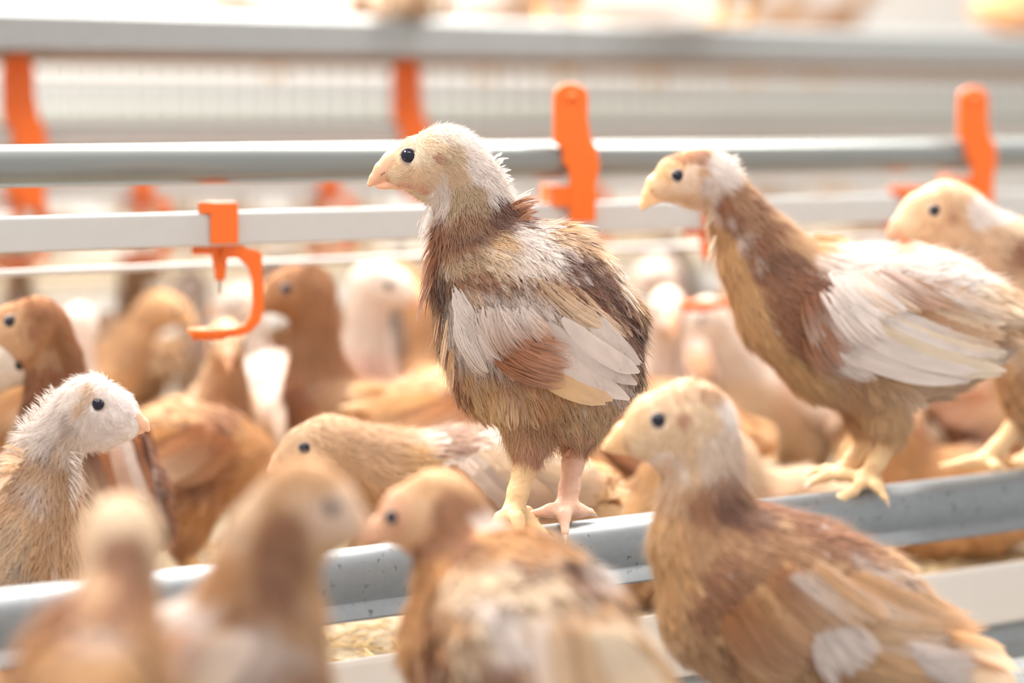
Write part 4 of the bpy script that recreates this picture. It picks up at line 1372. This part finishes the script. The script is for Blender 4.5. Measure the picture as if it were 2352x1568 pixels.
G = dict(seed=27, detail=0.35, h=0.0036, k=16, messy=.7, base=TAN, squash=.85, lat=(1, 0, 0), hlat=(1, 0, 0),
    chains=[
        [(280, 1285, .045, 26, -1), (280, 1262, .03, 56, -.6), (280, 1250, 0, 96, 0), (280, 1265, -.004, 94, .1)],
        [(280, 1250, 0, 96, 0), (272, 1340, -.012, 84, .9), (255, 1440, -.03, 108, 1.7), (225, 1530, -.05, 165, 2.6), (200, 1620, -.09, 175, 3.6), (190, 1680, -.15, 120, 4.6), (190, 1690, -.2, 60, 5)],
        [(240, 1560, -.01, 140, 2.4), (220, 1700, -.02, 150, 3.4)],
        [(150, 1720, -.03, 110, 5.6), (150, 1840, -.03, 60, 6.3)],
        [(300, 1720, -.03, 110, 5.6), (300, 1840, -.03, 60, 6.3)],
    ],
    blobs=[(280, 1230, 130, 100, 0, CREAM), (278, 1330, 58, 120, 4, BROWN, .85), (215, 1370, 40, 60, 10, TAN), (190, 1330, 30, 120, 5, CREAM, .9), (140, 1430, 90, 70, -20, RUST, .7), (230, 1470, 60, 40, 20, WHITE, .6), (110, 1500, 60, 60, 0, GOLD, .8), (250, 1560, 90, 50, 0, BUFF)],  # cream neck edge: pale cheek plus some rim light put into the colour
    wing=[], loose={'tail': [((150, 1600), (230, 1600), (140, 1720), (240, 1720), 8, 70, -.2, -.14, RUST)]},
    eye=(280, 1240, .028, 16), beak=([(280, 1275, .036, 34), (280, 1285, .055, 22), (280, 1296, .068, 8)], [(280, 1300, .036, 22), (280, 1304, .060, 8)]),
    legs=[dict(pts=[(150, 1830, -.03, 0), (150, 1940, -.03, 0), (150, 2020, -.02, 0)], r=(40, 30, 19), toes=[[(150, 2020, -.02), (150, 2030, 0.01)], [(150, 2020, -.02), (190, 2030, .0)], [(150, 2020, -.02), (110, 2030, .0)]]),
          dict(pts=[(300, 1830, -.03, 0), (300, 1940, -.03, 0), (300, 2020, -.02, 0)], r=(40, 30, 19), toes=[[(300, 2020, -.02), (300, 2030, 0.01)], [(300, 2020, -.02), (340, 2030, 0)], [(300, 2020, -.02), (260, 2030, 0)]])])
o = traced('pullet', 1.03, (225, 2030), ground(G, 1.03, LEDGE))
tag(o, 'very blurred pullet at lower left seen from behind, brown stripe down a pale nape', 'chicken')

J = dict(seed=31, detail=0.85, h=0.0028, k=10, messy=1.5, base=PALE, squash=.8, dlen=1.25,
    chains=[
        [(300, 972, 0, 22, -1), (268, 948, 0, 46, -.6), (210, 935, 0, 62, 0), (190, 940, 0, 60, .1)],
        [(292, 990, 0, 16, -.9), (235, 985, 0, 42, -.3), (200, 970, 0, 50, .1)],
        [(205, 938, 0, 62, 0), (150, 985, 0, 52, .6), (110, 1040, 0, 60, 1.0), (80, 1120, 0, 88, 1.8), (30, 1210, 0, 135, 2.5), (-50, 1290, 0, 170, 3.3), (-180, 1340, 0, 170, 4.2), (-300, 1340, 0, 90, 5)],
        [(90, 1150, 0, 80, 2), (70, 1280, 0, 110, 3), (0, 1400, 0, 120, 3.6)],
        [(0, 1400, -.02, 90, 5.6), (0, 1480, -.02, 45, 6.3)],
        [(-70, 1400, .02, 90, 5.6), (-70, 1480, .02, 45, 6.3)],
    ],
    blobs=[(220, 950, 150, 110, 0, srgb(240, 230, 226)), (180, 900, 100, 40, -25, WHITE), (205, 905, 24, 16, -30, PALE, .7), (185, 935, 14, 14, 0, PALE, .8), (130, 1010, 34, 60, 35, srgb(190, 168, 158), .8), (80, 980, 60, 70, 30, WHITE, .9), (150, 1050, 30, 50, 0, PALE),
           (30, 1060, 60, 60, 0, TAN, .5), (60, 1120, 70, 40, 20, GREYW, .9), (10, 1140, 60, 60, 0, GOLD, .5), (130, 1130, 30, 70, 0, TAN, .6), (110, 1250, 80, 80, 0, TAN, .7), (40, 1250, 50, 80, 0, CREAM, .7), (60, 1290, 14, 50, 5, GREYW * .6, .7), (160, 1050, 24, 60, 0, WHITE, .8)],
    eye=(234, 922, 0, 16), lidmat=M_LID, nostril=(310, 955, 0),
    beak=([(288, 955, 0, 31), (306, 962, 0, 24), (328, 974, 0, 14), (340, 986, 0, 6)], [(262, 998, 0, 14), (296, 992, 0, 12), (326, 990, 0, 6)]),
    wing=[((20, 1180), (-60, 1180), (-200, 1340), (-260, 1300), 8, 42, None, .006)],
    loose={'ruff': [((160, 1030), (155, 1140), (190, 1045), (174, 1185), 110, 1.6, -.02, .012, WHITE), ((135, 900), (60, 1000), (114, 885), (36, 965), 150, 1.5, -.018, .018, WHITE), ((60, 1040), (20, 1130), (0, 1040), (-20, 1180), 16, 14, -.04, -.02, PALE)]},
    legs=[dict(pts=[(0, 1470, -.02, 0), (10, 1530, -.02, 0), (20, 1590, -.02, 0)], r=(27, 20, 13), mat=M_LEGP, toes=[[(20, 1590, -.02), (70, 1600, -.02)], [(20, 1590, -.02), (50, 1606, -.04)], [(20, 1590, -.02), (-20, 1600, 0)]]),
          dict(pts=[(-70, 1470, .02, 0), (-60, 1530, .02, 0), (-50, 1575, .02, 0)], r=(27, 20, 13), mat=M_LEGP, toes=[[(-50, 1575, .02), (0, 1582, .02)], [(-50, 1575, .02), (-20, 1590, 0)], [(-50, 1575, .02), (-90, 1582, .03)]])])
o = traced('pullet', 1.475, (-20, 1602), ground(J, 1.475, FLOOR))
tag(o, 'white-headed pullet behind the perch at the left edge, pink bill pointing right', 'chicken')

K = dict(seed=37, detail=0.5, h=0.003, k=11, messy=.8, base=BROWN, squash=.8,
    chains=[
        [(-8, 775, 0, 24, -1), (30, 752, 0, 46, -.6), (85, 752, 0, 60, 0), (95, 760, 0, 58, .1)],
        [(8, 795, 0, 18, -.9), (60, 790, 0, 42, -.3), (90, 780, 0, 48, .1)],
        [(88, 755, 0, 60, 0), (122, 820, 0, 55, .6), (135, 900, 0, 66, 1.1), (150, 980, 0, 100, 2), (200, 1070, 0, 130, 3), (265, 1130, 0, 110, 4), (320, 1180, 0, 62, 5)],
        [(150, 1060, 0, 110, 2.5), (190, 1180, 0, 110, 3.5)],
        [(190, 1200, -.02, 80, 5.6), (195, 1290, -.02, 42, 6.3)],
        [(220, 1200, .02, 80, 5.6), (225, 1290, .02, 42, 6.3)],
    ],
    blobs=[(60, 760, 120, 90, 0, srgb(196, 146, 102)), (95, 705, 70, 30, 15, srgb(168, 112, 68), .9), (30, 770, 50, 50, 0, PALE, .6), (78, 752, 14, 14, 0, EAR, .8), (150, 800, 40, 70, 0, srgb(170, 112, 64), .9), (110, 830, 30, 40, 0, PALE, .5), (130, 900, 70, 60, 0, srgb(170, 108, 66)),
           (225, 1050, 60, 90, 0, DARK, .95), (180, 1120, 40, 70, 0, DARK, .8), (250, 1080, 30, 90, -10, RUST), (300, 1060, 34, 90, -15, GREYW, .95), (340, 1040, 24, 120, -20, BROWN), (210, 1150, 50, 60, 0, PALE, .7), (350, 1150, 20, 80, -12, DARK, .7)],
    eye=(32, 734, 0, 15), beak=([(-10, 765, 0, 30), (-34, 780, 0, 20), (-56, 800, 0, 8)], [(10, 798, 0, 14), (-30, 800, 0, 10), (-50, 806, 0, 5)]),
    wing=[((250, 1010), (320, 990), (310, 1200), (372, 1200), 8, 40, None, .006), ((200, 1010), (290, 990), (250, 1140), (350, 1150), 8, 40, None, .008), ((300, 990), (330, 1000), (360, 1200), (378, 1205), 4, 30, DARK, .007)],
    loose={'tail': [((320, 1120), (300, 1200), (385, 1200), (360, 1240), 8, 34, -.02, .02, BROWN)]},
    legs=[dict(pts=[(195, 1280, -.02, 0), (190, 1350, -.02, 0), (180, 1420, -.02, 0)], r=(24, 17, 12), toes=[[(180, 1420, -.02), (140, 1428, -.02)], [(180, 1420, -.02), (170, 1436, -.04)], [(180, 1420, -.02), (220, 1428, 0)]]),
          dict(pts=[(225, 1280, .02, 0), (220, 1350, .02, 0), (210, 1405, .02, 0)], r=(24, 17, 12), toes=[[(210, 1405, .02), (170, 1412, .02)], [(210, 1405, .02), (200, 1420, 0)], [(210, 1405, .02), (250, 1412, .03)]])])
o = traced('pullet', 1.72, (195, 1432), ground(K, 1.72, FLOOR))
tag(o, 'brown-headed pullet behind the white-headed one at the left edge, facing left', 'chicken')

# ------------------------------------------------------------------ the flock: one of each pose and plumage, then copies
POSES = {
    'stand': dict(head=(-370, -695), chains=[
        [(-475, -675, 0, 24, -1), (-440, -695, 0, 42, -.6), (-382, -700, 0, 56, 0), (-360, -695, 0, 54, .1)],
        [(-385, -700, 0, 56, 0), (-328, -662, 0, 46, .6), (-292, -595, 0, 62, 1.0), (-242, -525, 0, 82, 1.7), (-180, -445, 0, 112, 2.3), (-90, -390, 0, 150, 3.0), (10, -360, 0, 160, 3.8), (120, -360, 0, 140, 4.4), (210, -365, 0, 90, 5), (290, -370, 0, 45, 5.3)],
        [(0, -270, -.016, 90, 5.6), (30, -170, -.018, 50, 6), (45, -115, -.018, 30, 6.4)], [(0, -270, .016, 90, 5.6), (30, -170, .018, 50, 6), (45, -115, .018, 30, 6.4)]],
        eye=(-436, -702, 0, 15), beak=([(-470, -690, 0, 28), (-490, -670, 0, 20), (-512, -630, 0, 7)], [(-450, -655, 0, 12), (-485, -648, 0, 10), (-508, -628, 0, 4)]),
        wing=[((-30, -440), (80, -460), (270, -330), (290, -400), 7, 46, None, .005), ((-130, -430), (0, -480), (60, -290), (180, -360), 8, 46, None, .008)],
        tail=[((200, -420), (220, -330), (370, -420), (370, -320), 9, 44, -.02, .02, None)], legs=((45, -115), (10, -40), (0, -8))),
    'alert': dict(head=(-120, -700), chains=[
        [(-222, -670, 0, 24, -1), (-185, -692, 0, 44, -.6), (-128, -700, 0, 58, 0), (-110, -695, 0, 56, .1)],
        [(-125, -700, 0, 58, 0), (-100, -630, 0, 50, .6), (-100, -540, 0, 56, 1.1), (-90, -450, 0, 84, 1.8), (-40, -360, 0, 125, 2.5), (40, -310, 0, 150, 3.4), (130, -280, 0, 125, 4.4), (210, -240, 0, 70, 5)],
        [(10, -250, -.016, 90, 5.6), (25, -160, -.018, 48, 6), (30, -110, -.018, 30, 6.4)], [(10, -250, .016, 90, 5.6), (25, -160, .018, 48, 6), (30, -110, .018, 30, 6.4)]],
        eye=(-180, -706, 0, 15), beak=([(-218, -690, 0, 28), (-240, -672, 0, 18), (-262, -640, 0, 7)], [(-200, -655, 0, 12), (-236, -650, 0, 9), (-256, -638, 0, 4)]),
        wing=[((0, -390), (100, -400), (200, -190), (270, -260), 7, 48, None, .005), ((-80, -400), (40, -420), (40, -230), (150, -250), 8, 48, None, .008)],
        tail=[((160, -320), (160, -230), (310, -240), (280, -160), 9, 44, -.02, .02, None)], legs=((30, -115), (10, -45), (0, -8))),
    'peck': dict(head=(-330, -170), chains=[
        [(-392, -120, 0, 24, -1), (-372, -150, 0, 42, -.6), (-335, -190, 0, 56, 0), (-320, -200, 0, 54, .1)],
        [(-335, -190, 0, 56, 0), (-290, -240, 0, 52, .6), (-230, -290, 0, 66, 1.1), (-160, -340, 0, 100, 1.8), (-80, -370, 0, 135, 2.6), (20, -380, 0, 155, 3.5), (120, -380, 0, 130, 4.4), (210, -400, 0, 80, 5)],
        [(-10, -270, -.016, 90, 5.6), (20, -170, -.018, 50, 6), (35, -115, -.018, 30, 6.4)], [(-10, -270, .016, 90, 5.6), (20, -170, .018, 50, 6), (35, -115, .018, 30, 6.4)]],
        eye=(-372, -165, 0, 15), beak=([(-395, -125, 0, 28), (-405, -95, 0, 18), (-412, -55, 0, 7)], [(-365, -110, 0, 12), (-390, -85, 0, 9), (-402, -60, 0, 4)]),
        wing=[((-40, -450), (70, -470), (260, -370), (290, -430), 7, 46, None, .005), ((-120, -420), (0, -480), (60, -310), (180, -380), 8, 46, None, .008)],
        tail=[((190, -460), (210, -380), (350, -480), (360, -390), 9, 44, -.02, .02, None)], legs=((35, -115), (5, -45), (0, -8))),
    'crouch': dict(head=(-330, -430), chains=[
        [(-432, -410, 0, 24, -1), (-400, -425, 0, 44, -.6), (-340, -435, 0, 60, 0), (-320, -435, 0, 58, .1)],
        [(-338, -435, 0, 60, 0), (-285, -420, 0, 58, .7), (-220, -390, 0, 78, 1.3), (-140, -350, 0, 110, 2.1), (-50, -330, 0, 138, 3), (60, -320, 0, 145, 3.8), (160, -320, 0, 105, 4.6), (240, -320, 0, 55, 5)],
        [(0, -250, -.016, 90, 5.6), (25, -160, -.018, 48, 6), (40, -110, -.018, 30, 6.4)], [(0, -250, .016, 90, 5.6), (25, -160, .018, 48, 6), (40, -110, .018, 30, 6.4)]],
        eye=(-392, -438, 0, 15), beak=([(-428, -425, 0, 28), (-450, -405, 0, 18), (-472, -380, 0, 7)], [(-408, -392, 0, 12), (-446, -386, 0, 9), (-466, -376, 0, 4)]),
        wing=[((-10, -400), (90, -410), (260, -280), (290, -340), 7, 46, None, .005), ((-110, -390), (20, -430), (60, -250), (180, -310), 8, 46, None, .008)],
        tail=[((200, -370), (210, -280), (350, -360), (350, -270), 9, 44, -.02, .02, None)], legs=((40, -115), (8, -45), (0, -8))),
    'rest': dict(head=(-130, -290), chains=[
        [(-232, -265, 0, 24, -1), (-200, -285, 0, 44, -.6), (-140, -295, 0, 60, 0), (-120, -295, 0, 58, .1)],
        [(-135, -295, 0, 60, 0), (-110, -240, 0, 68, .7), (-100, -180, 0, 90, 1.5), (-40, -140, 0, 125, 2.6), (60, -130, 0, 125, 3.6), (150, -130, 0, 90, 4.5), (220, -130, 0, 50, 5)],
        [(-40, -100, -.01, 85, 5.6), (40, -90, -.01, 80, 5.6)], [(-40, -100, .01, 85, 5.6), (40, -90, .01, 80, 5.6)]],
        eye=(-192, -300, 0, 14), beak=([(-228, -285, 0, 28), (-250, -266, 0, 18), (-272, -240, 0, 7)], [(-210, -250, 0, 12), (-246, -245, 0, 9), (-266, -236, 0, 4)]),
        wing=[((0, -210), (80, -220), (220, -90), (250, -150), 7, 46, None, .005), ((-90, -200), (20, -240), (40, -70), (150, -120), 8, 46, None, .008)],
        tail=[((170, -180), (180, -110), (310, -150), (300, -80), 9, 44, -.02, .02, None)], legs=None),
}
COATS = {
    'brown': (BROWN, [(0, -650, 700, 170, 0, srgb(176, 128, 88), .9), (0, -430, 140, 50, 15, PALE, .7), (100, -330, 90, 36, 15, DARK, .7), (-60, -360, 80, 90, 0, TAN, .7), (0, -200, 200, 60, 0, TAN), (60, -130, 90, 50, 0, CREAM, .5)]),
    'tan': (TAN, [(0, -600, 700, 260, 0, PALE, .7), (0, -430, 160, 60, 15, WHITE, .8), (60, -330, 120, 50, 15, BROWN, .7), (120, -400, 120, 40, 20, CREAM), (-120, -330, 60, 120, -20, BUFF), (0, -200, 200, 60, 0, BUFF), (-60, -480, 60, 60, 0, BROWN, .7), (60, -150, 100, 60, 0, CREAM, .8)]),
    'white': (CREAM, [(0, -650, 700, 180, 0, WHITE, .8), (0, -430, 180, 70, 15, WHITE), (80, -330, 100, 30, 15, TAN, .7), (-90, -480, 80, 50, 0, PINK, .5), (0, -200, 200, 60, 0, PALE), (-150, -380, 60, 80, 0, PALE, .8), (60, -130, 100, 60, 0, WHITE, .8)]),
    'rust': (GOLD, [(0, -650, 700, 170, 0, TAN, .8), (0, -430, 140, 50, 15, RUST, .9), (100, -360, 90, 36, 15, CREAM, .9), (-60, -360, 80, 90, 0, RUST, .7), (40, -300, 120, 40, 10, MAROON, .6), (0, -200, 200, 60, 0, GOLD), (-110, -520, 60, 90, 0, BROWN, .7), (60, -130, 90, 50, 0, RUST, .7)]),
}
TPL = {}
def template(pose, coat):
    if (pose, coat) in TPL:
        return TPL[(pose, coat)]
    p = POSES[pose]
    base, blobs = COATS[coat]
    S = dict(seed=len(TPL) * 7 + 50, detail=0.26, h=0.0046, k=13, messy=.6, base=base, blobs=blobs, squash=.84, chains=p['chains'], eye=p['eye'], beak=p['beak'], wing=p['wing'], hleg=.003, flen=1.05, fwid=1.2,
             loose={'tail': [(*r[:8], BUFF if coat != 'white' else CREAM) for r in p['tail']]}, lidmat=M_LID, beakmat=M_BEAKY if coat == 'rust' else M_BEAK)
    if p['legs']:
        a, b_, c = p['legs']
        S['legs'] = [dict(pts=[(*a, q), (*b_, q), (*c, q)], r=(25, 17, 12), mat=M_LEG, toes=[[(c[0], c[1], q), (c[0] - 75, -8, q)], [(c[0], c[1], q), (c[0] - 50, -8, q - .016)], [(c[0], c[1], q), (c[0] - 50, -8, q + .016)], [(c[0], c[1], q), (c[0] + 40, -8, q)]]) for q in (-.018, .018)]
    fr = Plain(3400)
    TPL[(pose, coat)] = [make_bird('pullet', fr, S, (0, 0, 0), 0), False]
    return TPL[(pose, coat)]

REF = {'crouch': (-330, -430), 'low': (-330, -170), 'stand': (-370, -695), 'alert': (-120, -700), 'peck': (20, -380), 'rest': (20, -150)}
SPOTS = [(p.location.x, p.location.y) for p in bpy.data.objects if p.get('category') == 'chicken']

def free(x, y, r=0.105):
    return min([9.0] + [math.hypot(x - a, y - b) for a, b in SPOTS]) >= r

def place(pose, coat, u, v, D, yaw, label, floor=FLOOR, group=None, fit=True, scale=1.0, cat='chicken', check=False, feet=False):
    """a flock bird whose head (or back, when the head is low) shows near u, v; yaw 0 faces the picture's left, 90 the camera, 180 right, -90 away"""
    hx, hz = REF[pose]
    pose = 'peck' if pose == 'low' else pose
    hx, hz = (0 if feet else hx / 3400), -hz / 3400
    a = YAW + math.radians(yaw)
    s = scale
    best = None
    for dd in ((0, .04, -.04, .08, -.08, .12, -.12, .16, -.16, .2) if fit else (0,)):
        W_ = at(u, v, D + dd)
        s = min(1.12, max(.88, (W_[2] - floor) / hz)) if fit else scale
        x, y = W_[0] - hx * math.cos(a) * s, W_[1] - hx * math.sin(a) * s
        near = min([9.0] + [math.hypot(x - p, y - q) for p, q in SPOTS])
        if best is None or near > best[0] + .012:
            best = (near, x, y, s)
        if near > .13:
            break
    near, x, y, s = best
    if check and (near < .112 or y < .09):
        return None
    y = max(y, .06) if floor == FLOOR else y
    t = template(pose, coat)
    o = t[0] if not t[1] else copy_tree(t[0])
    t[1] = True
    SPOTS.append((x, y))
    o.location = (x, y, floor)
    o.rotation_euler = (0, 0, a)
    o.scale = (s, s, s)
    tag(o, label, cat, group)
    return o

G1 = 'pullets of the flock behind the perch'
FLOCK = [
    ('alert', 'white', 180, 745, 2.05, -100, 'blurred white pullet behind the brown-headed one, seen from behind'),
    ('alert', 'brown', 705, 665, 1.92, 15, 'blurred pullet with dark brown head and tall neck facing left beside the drinker'),
    ('alert', 'white', 858, 655, 2.0, 165, 'blurred pale-headed pullet facing right, just left of the sharp pullet breast'),
    ('crouch', 'tan', 762, 1030, 1.66, 5, 'olive-tan pullet head with dark eye just above the blurred front pullet'),
    ('alert', 'white', 1532, 715, 2.0, 95, 'blurred cream pullet looking straight at the camera between the two perched birds'),
    ('peck', 'rust', 1090, 985, 1.85, 165, 'rust and cream pullet behind the legs of the sharp pullet, head down'),
    ('peck', 'brown', 1570, 960, 2.05, 20, 'shaded brown pullet low behind the neck of the long-necked pullet'),
    ('peck', 'brown', 1830, 930, 2.15, -30, 'brown pullet in shade right of centre, behind the long-necked pullet breast'),
    ('rest', 'white', 1800, 1030, 1.83, 20, 'cream and tan pullet resting low behind the perch right of centre'),
    ('rest', 'rust', 2190, 1010, 1.95, 10, 'orange-brown pullet resting behind the perched birds at the right'),
    ('low', 'tan', 2085, 1290, 1.82, 100, 'tan mottled pullet rump showing below the perch rail at the right'),
    ('peck', 'brown', 2330, 1190, 1.98, 150, 'dark brown pullet in the shade under the perch rail at the right'),
    ('rest', 'tan', 1400, 1080, 1.72, 175, 'pale tan pullet crouching behind the sharp pullet and the large front pullet'),
    ('peck', 'rust', 425, 1150, 1.72, 200, 'small rusty pullet with lowered head beside the dark wing at the left'),
    ('alert', 'rust', 960, 960, 2.1, -70, 'orange pullet left of the sharp pullet breast with turned away head'),
    ('peck', 'white', 640, 1010, 1.98, 150, 'cream pullet with gold edged wing below the tall brown neck'),
    ('alert', 'white', 440, 700, 2.5, 60, 'pale blurred pullet seen through the orange drinker arm'),
    ('alert', 'tan', 315, 610, 2.7, 150, 'golden tan pullet with raised head left of the orange drinker'),
    ('stand', 'rust', 360, 880, 2.2, 200, 'rusty pullet with pink and white flank under the drinker cup'),
    ('alert', 'tan', 30, 590, 2.8, 0, 'pale tan pullet head touching the white pipe at the left edge'),
    ('stand', 'white', -10, 860, 1.72, 190, 'bright white pullet cut off by the left edge'),
    ('alert', 'white', 560, 790, 2.3, 30, 'white chested pullet behind the orange drinker cup'),
    ('stand', 'tan', 520, 960, 2.05, 100, 'tan pullet with white mottled breast below the drinker, facing the camera'),
    
    ('alert', 'rust', 1700, 700, 2.35, 170, 'rust pullet partly hidden by the orange cup right of the frontal pullet'),
    ('stand', 'white', 1630, 800, 2.2, 30, 'pinkish white pullet just right of the frontal pullet'),
    ('peck', 'brown', 1180, 1130, 1.95, 60, 'dark brown pullet in shade between the legs of the sharp pullet'),
    ('alert', 'tan', 980, 720, 2.6, 60, 'soft blurred tan pullet behind the pale-headed one'),
    ('peck', 'brown', 1980, 900, 2.3, 200, 'shaded brown pullet behind the belly of the long-necked pullet'),
    ('peck', 'brown', 2290, 930, 2.35, 10, 'brown blurred pullet behind the right end of the perch'),
]
for pose, coat, u, v, D, yaw, lab in FLOCK:
    place(pose, coat, u, v, D, yaw, lab, group=G1)

# the deeper crowd
CW = {'brown': 'dark brown', 'tan': 'tan', 'white': 'cream', 'rust': 'rusty'}
PW = {'crouch': 'with level head', 'stand': 'standing', 'alert': 'with raised head', 'peck': 'with lowered head', 'rest': 'resting'}
rr = random.Random(4)
k = 0
for D in (1.95, 2.08, 2.2, 2.32, 2.45, 2.6, 2.75, 2.9, 3.1):
    n = 12
    for i in range(n):
        u = -150 + (2650 / n) * (i + rr.uniform(.15, .85))
        pose = rr.choice(['stand', 'alert', 'alert', 'peck', 'crouch', 'stand', 'crouch'])
        coat = rr.choice(['tan', 'white', 'rust', 'tan', 'white', 'brown'])
        Wp = at(u, 784, D + rr.uniform(-.1, .1))
        if Wp[1] < .30 or Wp[1] > 1.24:
            continue
        sc = rr.uniform(.86, 1.02)
        hz = -REF[pose][1] / 3400 * sc + FLOOR
        # row where that head height shows
        v = VPY + (CAM[2] - hz) / D * F
        where = 'under the left drinker' if u < 650 else 'left of the sharp pullet' if u < 950 else 'behind the sharp pullet' if u < 1450 else 'behind the long-necked pullet' if u < 2000 else 'far right'
        where = ('near row ' if D < 2.3 else 'middle row ' if D < 2.65 else 'last rows ') + where.replace('the long-necked pullet', 'the long-necked one').replace('the sharp pullet', 'the sharp one')
        yw = rr.uniform(-180, 180)
        fc = 'facing left' if abs(yw) < 45 else 'facing right' if abs(yw) > 135 else 'facing the camera' if yw > 0 else 'facing away'
        place(pose, coat, u, v, D + rr.uniform(-.1, .1), yw, f'blurred {CW[coat]} pullet {PW[pose]}, {fc}, {where}', group=f'{CW[coat]} pullets {PW[pose]} {fc} in the crowd, {where}', fit=False, scale=sc, check=True)
# birds on the tier across the aisle
for i in range(16):
    u = -100 + 165 * i + rr.uniform(-40, 40)
    coat = rr.choice(['tan', 'white', 'rust'])
    pose = rr.choice(['stand', 'alert', 'peck'])
    where = 'left' if u < 500 else 'left of centre' if u < 1100 else 'right of centre' if u < 1700 else 'right'
    yw = rr.uniform(-180, 180)
    fc = 'facing left' if abs(yw) < 45 else 'facing right' if abs(yw) > 135 else 'facing the camera' if yw > 0 else 'facing away'
    place(pose, coat, u, 500, dF + rr.uniform(.0, .5), yw, f'tiny blurred {CW[coat]} pullet {PW[pose]}, {fc}, across the aisle, {where}', floor=FZ, group=f'{CW[coat]} pullets {PW[pose]} {fc} across the aisle, {where}', fit=False, scale=rr.uniform(.85, 1))
# birds on the upper tier
place('rest', 'white', 915, 40, dT + .02, -80, 'white pullet sitting on the upper tier beam, fluffy rear hanging over its edge', floor=zt1 - .02, fit=False, scale=1.25, feet=True)
for u_, c_, p_, w_ in ((1120, 'rust', 'stand', 'above the nape of the sharp pullet'), (1300, 'tan', 'stand', 'behind the middle orange bracket'), (1500, 'rust', 'crouch', 'right of the middle orange bracket'), (1720, 'tan', 'stand', 'above the long-necked pullet'), (1880, 'rust', 'stand', 'left of the right orange bracket'), (620, 'tan', 'stand', 'over the left drinker')):
    place(p_, c_, u_, 182, dF + .01, 20 if u_ % 40 else 190, f'blurred {CW[c_]} pullet on the far white rail, {w_}', floor=zr(182), fit=False, feet=True, scale=.95)
place('stand', 'tan', 1330, -200, dT + .15, 100, 'tan pullet on the upper tier, feet showing above the middle bracket', floor=zt1, fit=False)
place('stand', 'tan', 1560, -200, dT + .20, -60, 'tan pullet on the upper tier, feet showing above the long-necked one', floor=zt1, fit=False)
place('rest', 'rust', 2405, 60, d_on(2405, YT + .02), 175, 'orange pullet on the upper tier beam cut off by the top right corner', floor=zt1 - .006, fit=False, feet=True)
# a very near bird cut off by the lower left corner
place('peck', 'rust', -190, 1740, .93, 98, 'very blurred brown back cut off by the lower left corner', floor=LEDGE, fit=False)

# front ledge the nearest birds stand on
